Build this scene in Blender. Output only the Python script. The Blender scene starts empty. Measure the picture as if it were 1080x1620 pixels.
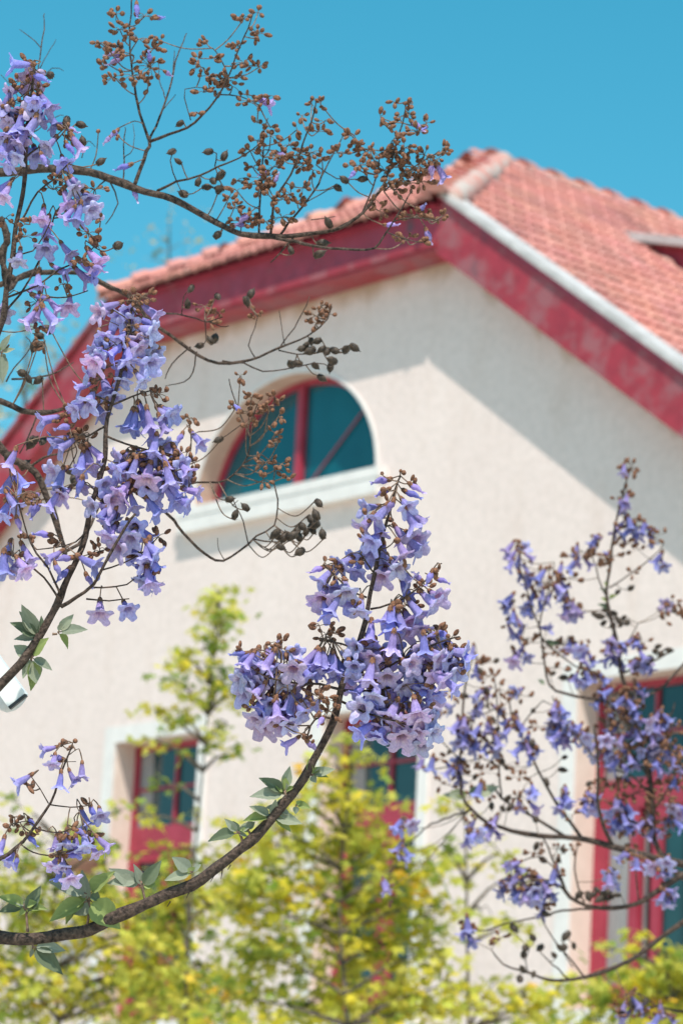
import bpy, bmesh, math, random
import numpy as np
from mathutils import Vector, Matrix, noise
from mathutils.geometry import delaunay_2d_cdt
random.seed(7); np.random.seed(7)
rnd = random.random
def U(a, b): return a + (b - a) * random.random()
C = bpy.context.scene.collection
SC = bpy.context.scene

# ------------------------------------------------------------------ camera
F_PX = 5000.0                       # focal length in pixels of the 1080 x 1620 photograph
YAW, PITCH, ROLL = math.radians(49.8326), math.radians(12.8168), math.radians(3.0551)
CAM = Vector((0, 0, 1.6))
fw = Vector((-math.sin(YAW) * math.cos(PITCH), math.cos(YAW) * math.cos(PITCH), math.sin(PITCH)))
_r = Vector((math.cos(YAW), math.sin(YAW), 0)); _u = _r.cross(fw)
rt = _r * math.cos(ROLL) + _u * math.sin(ROLL)
up = -_r * math.sin(ROLL) + _u * math.cos(ROLL)
cam = bpy.data.cameras.new('camera'); camo = bpy.data.objects.new('camera', cam); C.objects.link(camo)
M = Matrix((rt, up, -fw)).transposed().to_4x4(); M.translation = CAM
camo.matrix_world = M
cam.sensor_fit = 'VERTICAL'; cam.sensor_height = 36; cam.sensor_width = 24
cam.lens = 36 * F_PX / 1620
cam.clip_end = 2000; cam.clip_start = 0.1
cam.dof.use_dof = True; cam.dof.focus_distance = 5.0; cam.dof.aperture_fstop = 8.4
SC.camera = camo

# ------------------------------------------------------------------ sky, sun, exposure
SUN = Vector((.43, -.35, .86)).normalized()
w = bpy.data.worlds.new('World'); SC.world = w; w.use_nodes = True
nt = w.node_tree; bg = nt.nodes['Background']
sky = nt.nodes.new('ShaderNodeTexSky'); sky.sky_type = 'NISHITA'; sky.sun_disc = False
sky.sun_elevation = math.asin(SUN.z); sky.sun_rotation = math.atan2(SUN.x, SUN.y)
sky.air_density = 1.0; sky.dust_density = 0.8; sky.ozone_density = 1.6
hs = nt.nodes.new('ShaderNodeHueSaturation'); hs.inputs['Hue'].default_value = .46
hs.inputs['Saturation'].default_value = 1.42; hs.inputs['Value'].default_value = .9
nt.links.new(sky.outputs[0], hs.inputs['Color']); nt.links.new(hs.outputs[0], bg.inputs['Color'])
bg.inputs['Strength'].default_value = 0.15
sl = bpy.data.lights.new('sun', 'SUN'); sl.energy = 4.2; sl.angle = math.radians(.55); sl.color = (1, .93, .84)
so = bpy.data.objects.new('sun', sl); C.objects.link(so)
so.rotation_euler = SUN.to_track_quat('Z', 'Y').to_euler()
SC.view_settings.view_transform = 'Standard'; SC.view_settings.look = 'None'
SC.view_settings.exposure = 0.28; SC.view_settings.gamma = 1

# ------------------------------------------------------------------ helpers
def PX(x, y, d):
    'world point seen at photograph pixel (x, y) at depth d'
    return CAM + (fw + rt * ((x - 540) / F_PX) - up * ((y - 810) / F_PX)) * d
def im(dx, dy, dz=0):
    'world direction from picture right / picture down / towards the camera'
    return (rt * dx - up * dy - fw * dz).normalized()

class MB:
    def __init__(s): s.v = []; s.f = []; s.m = []; s.c = []; s.n = 0
    def add(s, verts, faces, mat=0, col=(1, 1, 1)):
        o = s.n
        s.v += [tuple(p) for p in verts]; s.n += len(verts)
        s.f += [tuple(i + o for i in f) for f in faces]
        s.m += [mat] * len(faces) if isinstance(mat, int) else list(mat)
        if len(col) and isinstance(col[0], (int, float)): s.c += [col] * len(verts)
        else: s.c += [tuple(c) for c in col]
    def box(s, a, b, mat=0, col=(1, 1, 1)):
        x0, y0, z0 = a; x1, y1, z1 = b
        v = [(x0,y0,z0),(x1,y0,z0),(x1,y1,z0),(x0,y1,z0),(x0,y0,z1),(x1,y0,z1),(x1,y1,z1),(x0,y1,z1)]
        s.add(v, [(0,3,2,1),(4,5,6,7),(0,1,5,4),(1,2,6,5),(2,3,7,6),(3,0,4,7)], mat, col)
    def prism(s, poly, y0, y1, mat=0, col=(1, 1, 1)):
        'x-z polygon (counter-clockwise seen from -y) extruded from y0 (front) to y1'
        n = len(poly)
        v = [(x, y0, z) for x, z in poly] + [(x, y1, z) for x, z in poly]
        f = [tuple(range(n)), tuple(range(2*n-1, n-1, -1))] + [(i, i+n, (i+1) % n + n, (i+1) % n) for i in range(n)]
        s.add(v, f, mat, col)
    def tube(s, pts, rad, segs=8, mat=0, col=(1, 1, 1), rough=0.0, cap=True):
        n = len(pts); V = []
        t = (pts[1] - pts[0]).normalized()
        a = t.orthogonal().normalized()
        for i in range(n):
            t2 = (pts[min(i+1, n-1)] - pts[max(i-1, 0)])
            t2 = t2.normalized() if t2.length > 1e-9 else t
            a = (a - t2 * a.dot(t2)).normalized(); b = t2.cross(a)
            for k in range(segs):
                th = 2 * math.pi * k / segs
                r = rad[i]
                if rough: r *= 1 + rough * noise.noise(Vector((math.cos(th) * 1.6, math.sin(th) * 1.6, i * .55 + pts[0].x * 9)))
                V.append(pts[i] + (a * math.cos(th) + b * math.sin(th)) * r)
        Fc = [(i*segs+k, i*segs+(k+1) % segs, (i+1)*segs+(k+1) % segs, (i+1)*segs+k) for i in range(n-1) for k in range(segs)]
        if cap: Fc += [tuple(range(segs-1, -1, -1)), tuple((n-1)*segs+k for k in range(segs))]
        s.add(V, Fc, mat, col)
    def lathe(s, prof, base, axis, segs=16, mat=0, col=(1, 1, 1)):
        axis = axis.normalized(); a = axis.orthogonal().normalized(); b = axis.cross(a); V = []
        for h, r in prof:
            for k in range(segs):
                th = 2 * math.pi * k / segs
                V.append(base + axis * h + (a * math.cos(th) + b * math.sin(th)) * r)
        n = len(prof)
        s.add(V, [(i*segs+k, i*segs+(k+1) % segs, (i+1)*segs+(k+1) % segs, (i+1)*segs+k) for i in range(n-1) for k in range(segs)], mat, col)
    def merge(s, T, mtx, tint=(1, 1, 1)):
        V = T['v'] @ np.array(mtx.to_3x3()).T + np.array(mtx.translation)
        o = s.n; s.v += V.tolist(); s.n += len(V)
        s.f += [tuple(i + o for i in f) for f in T['f']]; s.m += T['m']
        s.c += (T['c'] * np.array(tint)).tolist()
    def mesh(s, name, mats, smooth=False):
        me = bpy.data.meshes.new(name); me.from_pydata(s.v, [], s.f)
        for m in mats: me.materials.append(m)
        me.polygons.foreach_set('material_index', s.m)
        if smooth: me.polygons.foreach_set('use_smooth', [True] * len(me.polygons))
        at = me.color_attributes.new('Col', 'FLOAT_COLOR', 'POINT')
        at.data.foreach_set('color', np.array([(c[0], c[1], c[2], 1) for c in s.c], dtype=np.float32).ravel())
        me.update(); return me
    def build(s, name, mats, parent=None, smooth=False, kind=None, label=None):
        o = bpy.data.objects.new(name, s.mesh(name, mats, smooth)); C.objects.link(o)
        if parent:
            o.parent = parent; o.matrix_parent_inverse = parent_matrix(parent).inverted()
        if kind: o['kind'] = kind
        if label: o['label'] = label
        return o
def parent_matrix(o):
    m = o.matrix_basis.copy()
    while o.parent:
        m = parent_matrix(o.parent) @ o.matrix_parent_inverse @ m; break
    return m
def thing(name, loc, label, cat, group=None):
    o = bpy.data.objects.new(name, None); C.objects.link(o); o.location = loc
    o.empty_display_size = .2
    o['label'] = label; o['category'] = cat
    if group: o['group'] = group
    return o
def spline(P, R, step):
    'Catmull-Rom through points P with radii R'
    P = [Vector(p) for p in P]; Q = []; S = []
    n = len(P)
    for i in range(n - 1):
        p0, p1, p2, p3 = P[max(i-1, 0)], P[i], P[i+1], P[min(i+2, n-1)]
        k = max(2, int((p2 - p1).length / step))
        for j in range(k):
            t = j / k
            Q.append(.5 * ((2*p1) + (p2-p0)*t + (2*p0-5*p1+4*p2-p3)*t*t + (3*p1-p0-3*p2+p3)*t*t*t))
            S.append(R[i] + (R[i+1] - R[i]) * t)
    Q.append(P[-1]); S.append(R[-1])
    return Q, S

# ------------------------------------------------------------------ materials
def mat(name, rough=.7):
    m = bpy.data.materials.new(name); m.use_nodes = True
    t = m.node_tree; b = t.nodes['Principled BSDF']; b.inputs['Roughness'].default_value = rough
    return m, t, b
def N(t, typ, **kw):
    n = t.nodes.new(typ)
    for k, v in kw.items():
        if k in n.inputs: n.inputs[k].default_value = v
        else: setattr(n, k, v)
    return n
def ramp(t, src, stops):
    r = t.nodes.new('ShaderNodeValToRGB'); e = r.color_ramp.elements
    while len(e) < len(stops): e.new(.5)
    for i, (p, c) in enumerate(stops):
        e[i].position = p; e[i].color = (*c, 1) if len(c) == 3 else c
    t.links.new(src, r.inputs[0]); return r.outputs[0]
def mixc(t, fac, a, b, mode='MIX'):
    n = t.nodes.new('ShaderNodeMix'); n.data_type = 'RGBA'; n.blend_type = mode
    for sock, v in ((n.inputs['Factor'], fac), (n.inputs[6], a), (n.inputs[7], b)):
        if hasattr(v, 'links'): t.links.new(v, sock)
        elif isinstance(v, (int, float)): sock.default_value = v
        else: sock.default_value = (*v, 1)
    return n.outputs[2]
def noise_tex(t, scale, detail=4, co='Object', rough=.55, stretch=None):
    tc = t.nodes.new('ShaderNodeTexCoord'); n = N(t, 'ShaderNodeTexNoise', Scale=scale, Detail=detail, Roughness=rough)
    src = tc.outputs[co]
    if stretch:
        mp = t.nodes.new('ShaderNodeMapping'); mp.inputs['Scale'].default_value = stretch
        t.links.new(src, mp.inputs[0]); src = mp.outputs[0]
    t.links.new(src, n.inputs['Vector']); return n.outputs['Fac']
def bump(t, b, src, strength, dist):
    n = N(t, 'ShaderNodeBump', Strength=strength, Distance=dist)
    t.links.new(src, n.inputs['Height']); t.links.new(n.outputs[0], b.inputs['Normal'])
def simple(name, c1, c2, scale, rough=.7, bs=.2, bd=.01, detail=5, lo=.35, hi=.65, stretch=None):
    m, t, b = mat(name, rough)
    f = noise_tex(t, scale, detail, stretch=stretch)
    t.links.new(ramp(t, f, [(lo, c1), (hi, c2)]), b.inputs['Base Color'])
    if bs: bump(t, b, f, bs, bd)
    return m
def petal(name, trans, rough=.5, tcol=None, rand=.12, sat=1.0):
    m, t, b = mat(name, rough)
    a = N(t, 'ShaderNodeAttribute', attribute_name='Col')
    h = N(t, 'ShaderNodeHueSaturation', Saturation=sat)
    oi = t.nodes.new('ShaderNodeObjectInfo')
    mr = N(t, 'ShaderNodeMapRange'); mr.inputs['To Min'].default_value = 1 - rand; mr.inputs['To Max'].default_value = 1 + rand
    t.links.new(oi.outputs['Random'], mr.inputs[0]); t.links.new(mr.outputs[0], h.inputs['Value'])
    t.links.new(a.outputs['Color'], h.inputs['Color'])
    f = noise_tex(t, 260, 4, rough=.65)
    c = mixc(t, 1.0, h.outputs[0], ramp(t, f, [(.3, (.72, .72, .80)), (.7, (1.12, 1.12, 1.08))]), 'MULTIPLY')
    t.links.new(c, b.inputs['Base Color'])
    tr = t.nodes.new('ShaderNodeBsdfTranslucent')
    if tcol: t.links.new(mixc(t, 1.0, c, tcol, 'MULTIPLY'), tr.inputs[0])
    else: t.links.new(c, tr.inputs[0])
    mx = t.nodes.new('ShaderNodeMixShader'); mx.inputs[0].default_value = trans
    t.links.new(b.outputs[0], mx.inputs[1]); t.links.new(tr.outputs[0], mx.inputs[2])
    t.links.new(mx.outputs[0], t.nodes['Material Output'].inputs[0])
    b.inputs['Specular IOR Level'].default_value = .25
    return m
M_PETAL = petal('petal', .42, .75)
M_LEAF = petal('fuzzy_leaf', .25, .6)
M_MAPLE = petal('maple_leaf', .58, .42, rand=0)
M_CALYX = simple('calyx_felt', (.08, .036, .021), (.31, .145, .08), 240, .9, .4, .001)
M_POD = simple('dry_pod', (.015, .011, .008), (.10, .065, .04), 150, .65, .5, .002)
M_BARK = simple('bark', (.022, .014, .011), (.15, .10, .075), 130, .92, 1.0, .010, 10, .34, .70)
M_TWIG = simple('twig_bark', (.08, .05, .035), (.26, .17, .115), 110, .8, .5, .002)
M_TRUNK = simple('maple_bark', (.05, .038, .028), (.15, .12, .09), 22, .85, .5, .01)
M_WHITE = simple('white_paint', (.70, .665, .635), (.78, .745, .71), 6, .6, .08, .004)
M_REVEAL = simple('peach_bounce_reveal', (.68, .55, .47), (.73, .60, .52), 7, .9, .3, .008)  # warm bounced light is put into this peach colour
M_TAN = simple('tan_bounce_reveal', (.52, .37, .29), (.60, .45, .36), 6, .9, .3, .008)  # darker tone for the arch, warm bounce painted in as well
M_CURT = simple('curtain_and_reflection_grey', (.20, .19, .19), (.36, .34, .335), 12, .25, .1, .004, stretch=(9, 9, .3))  # grey for the reveal's painted reflection and for curtain behind the glass

def wall_mat():
    m, t, b = mat('cream_stucco', .92)
    f1 = noise_tex(t, .9, 6); f2 = noise_tex(t, 14, 8, rough=.7); f3 = noise_tex(t, 3.0, 5, stretch=(1, 1, .25))
    c = ramp(t, f1, [(.3, (.745, .622, .578)), (.7, (.79, .668, .622))])
    c = mixc(t, 1.0, c, ramp(t, f2, [(.3, (.86, .855, .845)), (.62, (1.03, 1.03, 1.03))]), 'MULTIPLY')
    c = mixc(t, 1.0, c, ramp(t, f3, [(.27, (.94, .92, .90)), (.46, (1, 1, 1))]), 'MULTIPLY')
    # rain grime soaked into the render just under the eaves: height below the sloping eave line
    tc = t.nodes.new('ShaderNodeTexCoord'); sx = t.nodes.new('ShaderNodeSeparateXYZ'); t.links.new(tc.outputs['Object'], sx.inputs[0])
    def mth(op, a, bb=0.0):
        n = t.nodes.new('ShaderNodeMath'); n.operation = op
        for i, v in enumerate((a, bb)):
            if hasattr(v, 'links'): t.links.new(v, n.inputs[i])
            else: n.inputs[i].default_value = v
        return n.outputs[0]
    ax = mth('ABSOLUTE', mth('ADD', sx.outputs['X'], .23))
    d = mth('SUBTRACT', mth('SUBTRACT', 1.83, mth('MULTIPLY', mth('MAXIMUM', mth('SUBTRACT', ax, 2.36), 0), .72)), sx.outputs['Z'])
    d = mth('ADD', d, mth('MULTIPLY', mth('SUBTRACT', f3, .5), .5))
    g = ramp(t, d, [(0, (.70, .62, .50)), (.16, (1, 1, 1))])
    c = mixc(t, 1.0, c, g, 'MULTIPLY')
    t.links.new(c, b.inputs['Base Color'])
    bump(t, b, f2, .5, .012); return m
M_WALL = wall_mat()
def red_mat(name, base, worn, amount):
    m, t, b = mat(name, .5)
    f = noise_tex(t, 3.2, 7, rough=.62); f2 = noise_tex(t, 7, 3); f3 = noise_tex(t, 1.4, 3)
    c = mixc(t, 1.0, base, ramp(t, f2, [(.3, (.82, .82, .84)), (.7, (1.12, 1.1, 1.1))]), 'MULTIPLY')
    c = mixc(t, ramp(t, f, [(.60 - amount, (0, 0, 0)), (.72 - amount, (.75, .75, .75))]), c, worn)
    c = mixc(t, ramp(t, noise_tex(t, 2.3, 4, rough=.5, stretch=(1.3, 1, 1)), [(.64, (0, 0, 0)), (.74, (.9, .9, .9))]), c, (.10, .06, .075))
    t.links.new(c, b.inputs['Base Color']); bump(t, b, f, .15, .004)
    t.links.new(ramp(t, f, [(.4, (.4, .4, .4)), (.7, (.8, .8, .8))]), b.inputs['Roughness'])
    return m
M_RED = red_mat('weathered_red_paint', (.335, .030, .046), (.30, .115, .13), .13)
M_REDD = red_mat('dull_red_paint', (.31, .032, .06), (.28, .10, .12), .02)
M_REDF = simple('red_frame_paint', (.31, .024, .048), (.38, .038, .07), 5, .4, .05, .003)
def tile_mat():
    m, t, b = mat('clay_tile', .8)
    f = noise_tex(t, 2.2, 5); f2 = noise_tex(t, 9, 4)
    a = N(t, 'ShaderNodeAttribute', attribute_name='Col')
    c = ramp(t, f, [(.3, (.46, .17, .138)), (.7, (.57, .255, .212))])
    c = mixc(t, 1.0, c, a.outputs['Color'], 'MULTIPLY')
    c = mixc(t, ramp(t, f2, [(.55, (0, 0, 0)), (.75, (.35, .35, .35))]), c, (.55, .40, .35))
    t.links.new(c, b.inputs['Base Color']); bump(t, b, f2, .3, .006); return m
M_TILE = tile_mat()
M_MORTAR = simple('lime_mortar', (.50, .25, .21), (.46, .41, .37), 5, .9, .6, .03, 6, .48, .64)
M_FLASH = simple('grey_verge_flashing', (.42, .40, .385), (.58, .555, .54), 5, .6, .1, .004)
def glass_mat(name='teal_window_glass', c1=(.0, .068, .092), c2=(.003, .105, .135)):
    m, t, b = mat(name, .03)
    f = noise_tex(t, 1.3, 2)
    t.links.new(ramp(t, f, [(.3, c1), (.7, c2)]), b.inputs['Base Color'])
    b.inputs['IOR'].default_value = 1.6
    bump(t, b, f, .03, .02); return m
M_GLASS = glass_mat()
M_GLASSD = glass_mat('dark_window_glass', (.003, .032, .042), (.01, .058, .066))
M_DARK, _t, _b = mat('dark_interior', .9); _b.inputs['Base Color'].default_value = (.006, .006, .007, 1)
M_GREY = simple('grey_plastic', (.55, .58, .60), (.62, .65, .66), 30, .4, .02, .001)
M_CAMW = simple('white_enamel', (.76, .77, .74), (.81, .82, .79), 40, .35, .02, .001)
M_BLACK = simple('black_plastic', (.012, .014, .016), (.03, .032, .035), 60, .4, .05, .001)
M_TERRA = simple('terracotta', (.30, .155, .11), (.38, .21, .155), 8, .85, .2, .01)
M_GROUND = simple('pale_paving', (.50, .45, .38), (.60, .55, .46), .8, .9, .2, .02)

# ------------------------------------------------------------------ ground
g = MB(); g.add([(-600, -600, 0), (600, -600, 0), (600, 600, 0), (-600, 600, 0)], [(0, 1, 2, 3)])
go = g.build('ground', [M_GROUND]); go['kind'] = 'structure'

# ------------------------------------------------------------------ house (house coordinates: x along the gable wall, y into it, z up from the arched sill)
HO = Vector((-22.585, 18.514, 8.467))
house = thing('gable_house', (HO.x, HO.y, 0), 'cream stucco gable house with weathered red eaves and pink clay tile roof', 'house')
def hb(mb, name, mats, parent=house, **k):
    o = bpy.data.objects.new(name, mb.mesh(name, mats, k.get('smooth', False))); C.objects.link(o)
    o.parent = parent
    o.matrix_parent_inverse = Matrix()
    pw = Vector((HO.x, HO.y, 0)) if parent is house else HO
    o.location = HO - pw if parent is house else (0, 0, 0)
    if 'label' in k: o['label'] = k['label']
    return o
SLOPE = .71; RX = -.23; HW = 2.46           # rake slope, ridge x, half length of the level eave
ZB, ZT, ZLT = 1.83, 2.31, 2.22                        # fascia bottom and top at the level eave
XE = 7.6                                   # rake end (out of frame)
def rake(z0, hw, x): return z0 - SLOPE * (x - hw)     # x measured from the ridge
# front wall with its openings
WINS = [(-2.62, -1.27), (.57, 1.90), (3.86, 5.20)]
WT, WB = -2.25, -4.98
AC, AA, AB_ = -.24, 1.35, 1.14             # arched window: centre x, half width, height
outline = [(-7, -8.467), (7, -8.467), (7, rake(ZB, HW, 7 - RX)), (RX + HW, ZB + .03), (RX - HW, ZB + .03), (-7, rake(ZB, HW, RX + 7))]
arch = [(AC + AA * math.cos(a), AB_ * math.sin(a)) for a in [math.pi * k / 28 for k in range(29)]]
holes = [[(a, WB), (b, WB), (b, WT), (a, WT)] for a, b in WINS] + [arch]
def inside(p, poly):
    r = False
    for i in range(len(poly)):
        (x0, y0), (x1, y1) = poly[i-1], poly[i]
        if (y0 > p[1]) != (y1 > p[1]) and p[0] < (x1-x0) * (p[1]-y0) / (y1-y0) + x0: r = not r
    return r
co, ed = [], []
for L in [outline] + holes:
    o = len(co); co += [Vector(p) for p in L]; ed += [(o+i, o+(i+1) % len(L)) for i in range(len(L))]
res = delaunay_2d_cdt(co, ed, [], 1, 1e-5)
wm = MB()
tris = []
for f in res[2]:
    c = sum((res[0][i] for i in f), Vector((0, 0))) / len(f)
    if not any(inside(c, h) for h in holes): tris.append(tuple(f))
wm.add([(p.x, 0, p.y) for p in res[0]], tris)
DEP = 14
for x in (-7, 7):                          # side walls, back wall
    zt = rake(ZB, HW, abs(x - RX))
    wm.add([(x, 0, -8.467), (x, DEP, -8.467), (x, DEP, zt), (x, 0, zt)], [(0, 1, 2, 3)])
wm.add([(p[0], DEP, p[1]) for p in outline], [tuple(range(len(outline)))])
hb(wm, 'wall', [M_WALL])
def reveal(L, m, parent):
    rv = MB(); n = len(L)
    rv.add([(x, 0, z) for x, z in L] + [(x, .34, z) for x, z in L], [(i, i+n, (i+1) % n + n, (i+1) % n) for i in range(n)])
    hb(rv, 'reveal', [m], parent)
# fascia boards
OV = .35                                   # eave overhang
def raket(z0, x): return rake(z0, HW if z0 > 2 else 2.36, x)
for sgn in (1, -1):
    fb = MB(); x0, x1 = HW - .03, XE - .2
    poly = [(RX + sgn*x0, raket(ZB, x0)), (RX + sgn*x1, raket(ZB, x1)), (RX + sgn*x1, raket(ZT, x1)), (RX + sgn*x0, raket(ZT, x0))]
    if sgn < 0: poly = poly[::-1]
    fb.prism(poly, -OV, -OV + .05)
    hb(fb, 'fascia', [M_RED], label='weathered red fascia board along the sloping roof edge')
    sf = MB()                              # sloping soffit
    zz = lambda x: raket(ZB, x) + .02
    p2 = [(RX + sgn*HW, zz(HW)), (RX + sgn*x1, zz(x1)), (RX + sgn*x1, zz(x1) + .03), (RX + sgn*HW, zz(HW) + .03)]
    if sgn < 0: p2 = p2[::-1]
    sf.prism(p2, -OV + .05, .3)
    hb(sf, 'soffit', [M_RED])
    vs = MB()                              # pale verge flashing over the fascia, red batten under it
    p3 = [(RX + sgn*x0, raket(ZT + .003, x0)), (RX + sgn*x1, raket(ZT + .003, x1)), (RX + sgn*x1, raket(ZT + .065, x1)), (RX + sgn*x0, raket(ZT + .065, x0))]
    if sgn < 0: p3 = p3[::-1]
    vs.prism(p3, -OV - .045, -OV + .25)
    hb(vs, 'verge_flashing', [M_FLASH if sgn > 0 else M_RED])
    bt = MB()
    p4 = [(x, z - .06) for x, z in p3]; p4[2] = (p4[2][0], p4[1][1] + .056); p4[3] = (p4[3][0], p4[0][1] + .056)
    bt.prism(p4, -OV - .025, -OV - .003)
    hb(bt, 'verge_batten', [M_REDD])
fb = MB(); fb.box((RX - HW + .03, -OV - .002, ZB), (RX + HW - .03, -OV + .05, ZLT + .02))
hb(fb, 'fascia', [M_REDD], label='level dark red fascia board under the half hip')
ml = MB()                                  # rounded moulding along the foot of the level fascia
ml.prism([(RX - HW + .03, ZB + .02), (RX + HW - .04, ZB + .02), (RX + HW - .04, ZB + .08), (RX - HW + .03, ZB + .08)], -OV - .035, -OV - .004)
hb(ml, 'eave_moulding', [M_RED])
sf = MB(); sf.box((RX - HW + .02, -OV + .05, ZB + .0), (RX + HW - .02, .3, ZB + .03)); hb(sf, 'soffit', [M_RED])

# roof tiles
ZR0 = ZT - .03                             # tile plane height at the corner of the level eave
APY = 2.45                                 # depth of the ridge end
ZRIDGE = ZR0 + SLOPE * HW * .965
def tiles(mb, org, ud, vd, nd, ulen, vlen, ok, cw=.23, ch=.32):
    'courses of interlocking tiles: u along the eave, v up the slope'
    nu, nv = int(ulen / cw), int(vlen / ch)
    prof = [-.006, .024, .034, .016, .028, .034, 0]
    for j in range(nv + 1):
        for i in range(nu + 1):
            uc, vc = (i + .5) * cw, (j + .5) * ch
            if not ok(org + ud * uc + vd * vc): continue
            k = U(.80, 1.12) * (.72 if rnd() < .05 else 1); col = (k * U(.96, 1.04), k * U(.94, 1.05), k * U(.94, 1.05))
            V = []; jit = U(-.009, .009) + (U(-.03, .02) if rnd() < .04 else 0)
            for (dv, dh) in ((-.03, -.012), (-.03, .030), (.14, .018), (ch, .0)):
                for q, h in enumerate(prof):
                    V.append(org + ud * (i * cw + cw * q / 6.0 * .965) + vd * (j * ch + dv + jit) + nd * (h + dh))
            Fc = [(a*7+q, a*7+q+1, (a+1)*7+q+1, (a+1)*7+q) for a in range(3) for q in range(6)]
            mb.add(V, Fc, 0, col)
rf = MB()
lenv = math.sqrt(1 + SLOPE ** 2)
YF = -OV - .02
hipy = lambda x: YF - .1 + (APY - YF + .1) * max(0, 1 - (x / HW))       # y of the hip at distance x from the ridge
for sgn in (1, -1):
    vd = Vector((-sgn, 0, SLOPE)).normalized(); ud = Vector((0, 1, 0)); nd = Vector((sgn * SLOPE, 0, 1)).normalized()
    org = Vector((RX + sgn * XE, YF, ZR0 - SLOPE * (XE - HW)))
    def ok(p, sgn=sgn):
        x = abs(p.x - RX)
        return (p.x - RX) * sgn > 0 and p.y > hipy(x) - .02 and p.z < ZRIDGE
    tiles(rf, org, ud, vd, nd, DEP + .6, (XE) * lenv, ok)
hs_ = (ZRIDGE - ZR0) / (APY + OV + .12)      # half hip
org = Vector((RX - HW - .1, -OV - .12, ZR0 - .02)); vd = Vector((0, 1, hs_)).normalized(); nd = Vector((0, -hs_, 1)).normalized()
def okh(p):
    t = (p.y + OV + .12) / (APY + OV + .12)
    return abs(p.x - RX) < (HW + .12) * (1 - t) + .05 and t < 1
tiles(rf, org, Vector((1, 0, 0)), vd, nd, 2 * HW + .2, 3.4, okh)
roof = hb(rf, 'roof', [M_TILE], smooth=False)
un = MB()                                   # boarding beneath the tiles
zr = lambda x: ZR0 - .03 - SLOPE * (x - HW)
for sgn in (1, -1):
    un.add([(RX + sgn*XE, YF + .1, zr(XE)), (RX + sgn*XE, DEP + .3, zr(XE)), (RX, DEP + .3, zr(0)), (RX, APY, zr(0)), (RX + sgn*HW, YF + .1, zr(HW))], [(0, 1, 2, 3, 4)])
un.add([(RX - HW, -OV - .09, ZR0 - .05), (RX + HW, -OV - .09, ZR0 - .05), (RX, APY, ZRIDGE - .05)], [(0, 1, 2)])
un.add([(RX - HW, -OV - .09, ZR0 - .05), (RX + HW, -OV - .09, ZR0 - .05), (RX + HW, -OV + .05, ZR0 - .06), (RX - HW, -OV + .05, ZR0 - .06)], [(0, 1, 2, 3)])
hb(un, 'roof_boarding', [M_REDD])
# ridge and hip caps on their mortar bed
def caps(mb, a, b, r, ln):
    d = (b - a); n = int(d.length / ln); d.normalize()
    side = d.cross(Vector((0, 0, 1))).normalized(); upv = side.cross(d)
    for i in range(n):
        p = a + d * (i * ln); k = U(1.0, 1.2); col = (k * 1.02, k * U(1.05, 1.2), k * U(1.05, 1.2))
        V = []
        for (t, rr, hh) in ((-.05, r * 1.10, .022), (.10, r * 1.07, .018), (.14, r * .98, .004), (ln, r * .93, -.004)):
            for q in range(11):
                an = math.pi * q / 10
                V.append(p + d * t + side * (math.cos(an) * rr) + upv * (math.sin(an) * rr * .8 + hh))
        mb.add(V, [(x*11+q, x*11+q+1, (x+1)*11+q+1, (x+1)*11+q) for x in range(3) for q in range(10)] + [tuple(range(11))], 0, col)
cp = MB()
caps(cp, Vector((RX, APY + .05, ZRIDGE - .03)), Vector((RX, DEP, ZRIDGE - .03)), .165, .42)
hb(cp, 'ridge', [M_TILE], smooth=True)
for sgn in (1, -1):
    cp = MB(); caps(cp, Vector((RX + sgn * (HW + .02), YF - .10, ZR0 + .02)), Vector((RX, APY + .15, ZRIDGE + .02)), .125, .38)
    hb(cp, 'hip_ridge', [M_TILE], smooth=True)
mt = MB()
def bed(a, b, wid, h):
    n = 40; pts = [a.lerp(b, i / n) + Vector((U(-.012, .012), U(-.012, .012), U(-.012, .012))) for i in range(n + 1)]
    mt.tube(pts, [wid * .8 * U(.72, 1.2) for _ in pts], 8)
bed(Vector((RX + .17, APY, ZRIDGE - .09)), Vector((RX + .17, DEP, ZRIDGE - .09)), .10, .1)
bed(Vector((RX + HW + .10, YF + .08, ZR0 - .0)), Vector((RX + .12, APY + .1, ZRIDGE - .03)), .15, .1)
bed(Vector((RX - HW - .05, YF, ZR0 + .0)), Vector((RX - .1, APY, ZRIDGE - .04)), .09, .1)
# lumps of mortar smeared over the tiles beside the right hip and at the ridge end
for _ in range(26):
    t = U(.05, .95); p = Vector((RX + HW, YF, ZR0)).lerp(Vector((RX, APY, ZRIDGE)), t) + Vector((U(.02, .16), U(.05, .22), 0))
    p.z = ZR0 - SLOPE * (p.x - RX - HW) + .015
    mt.lathe([(-.03, .001), (-.012, U(.05, .10)), (.02, U(.04, .08)), (.034, .001)], p, Vector((.55, U(-.1, .1), .8)), 9)
hb(mt, 'mortar_bed', [M_MORTAR], smooth=True)
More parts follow.
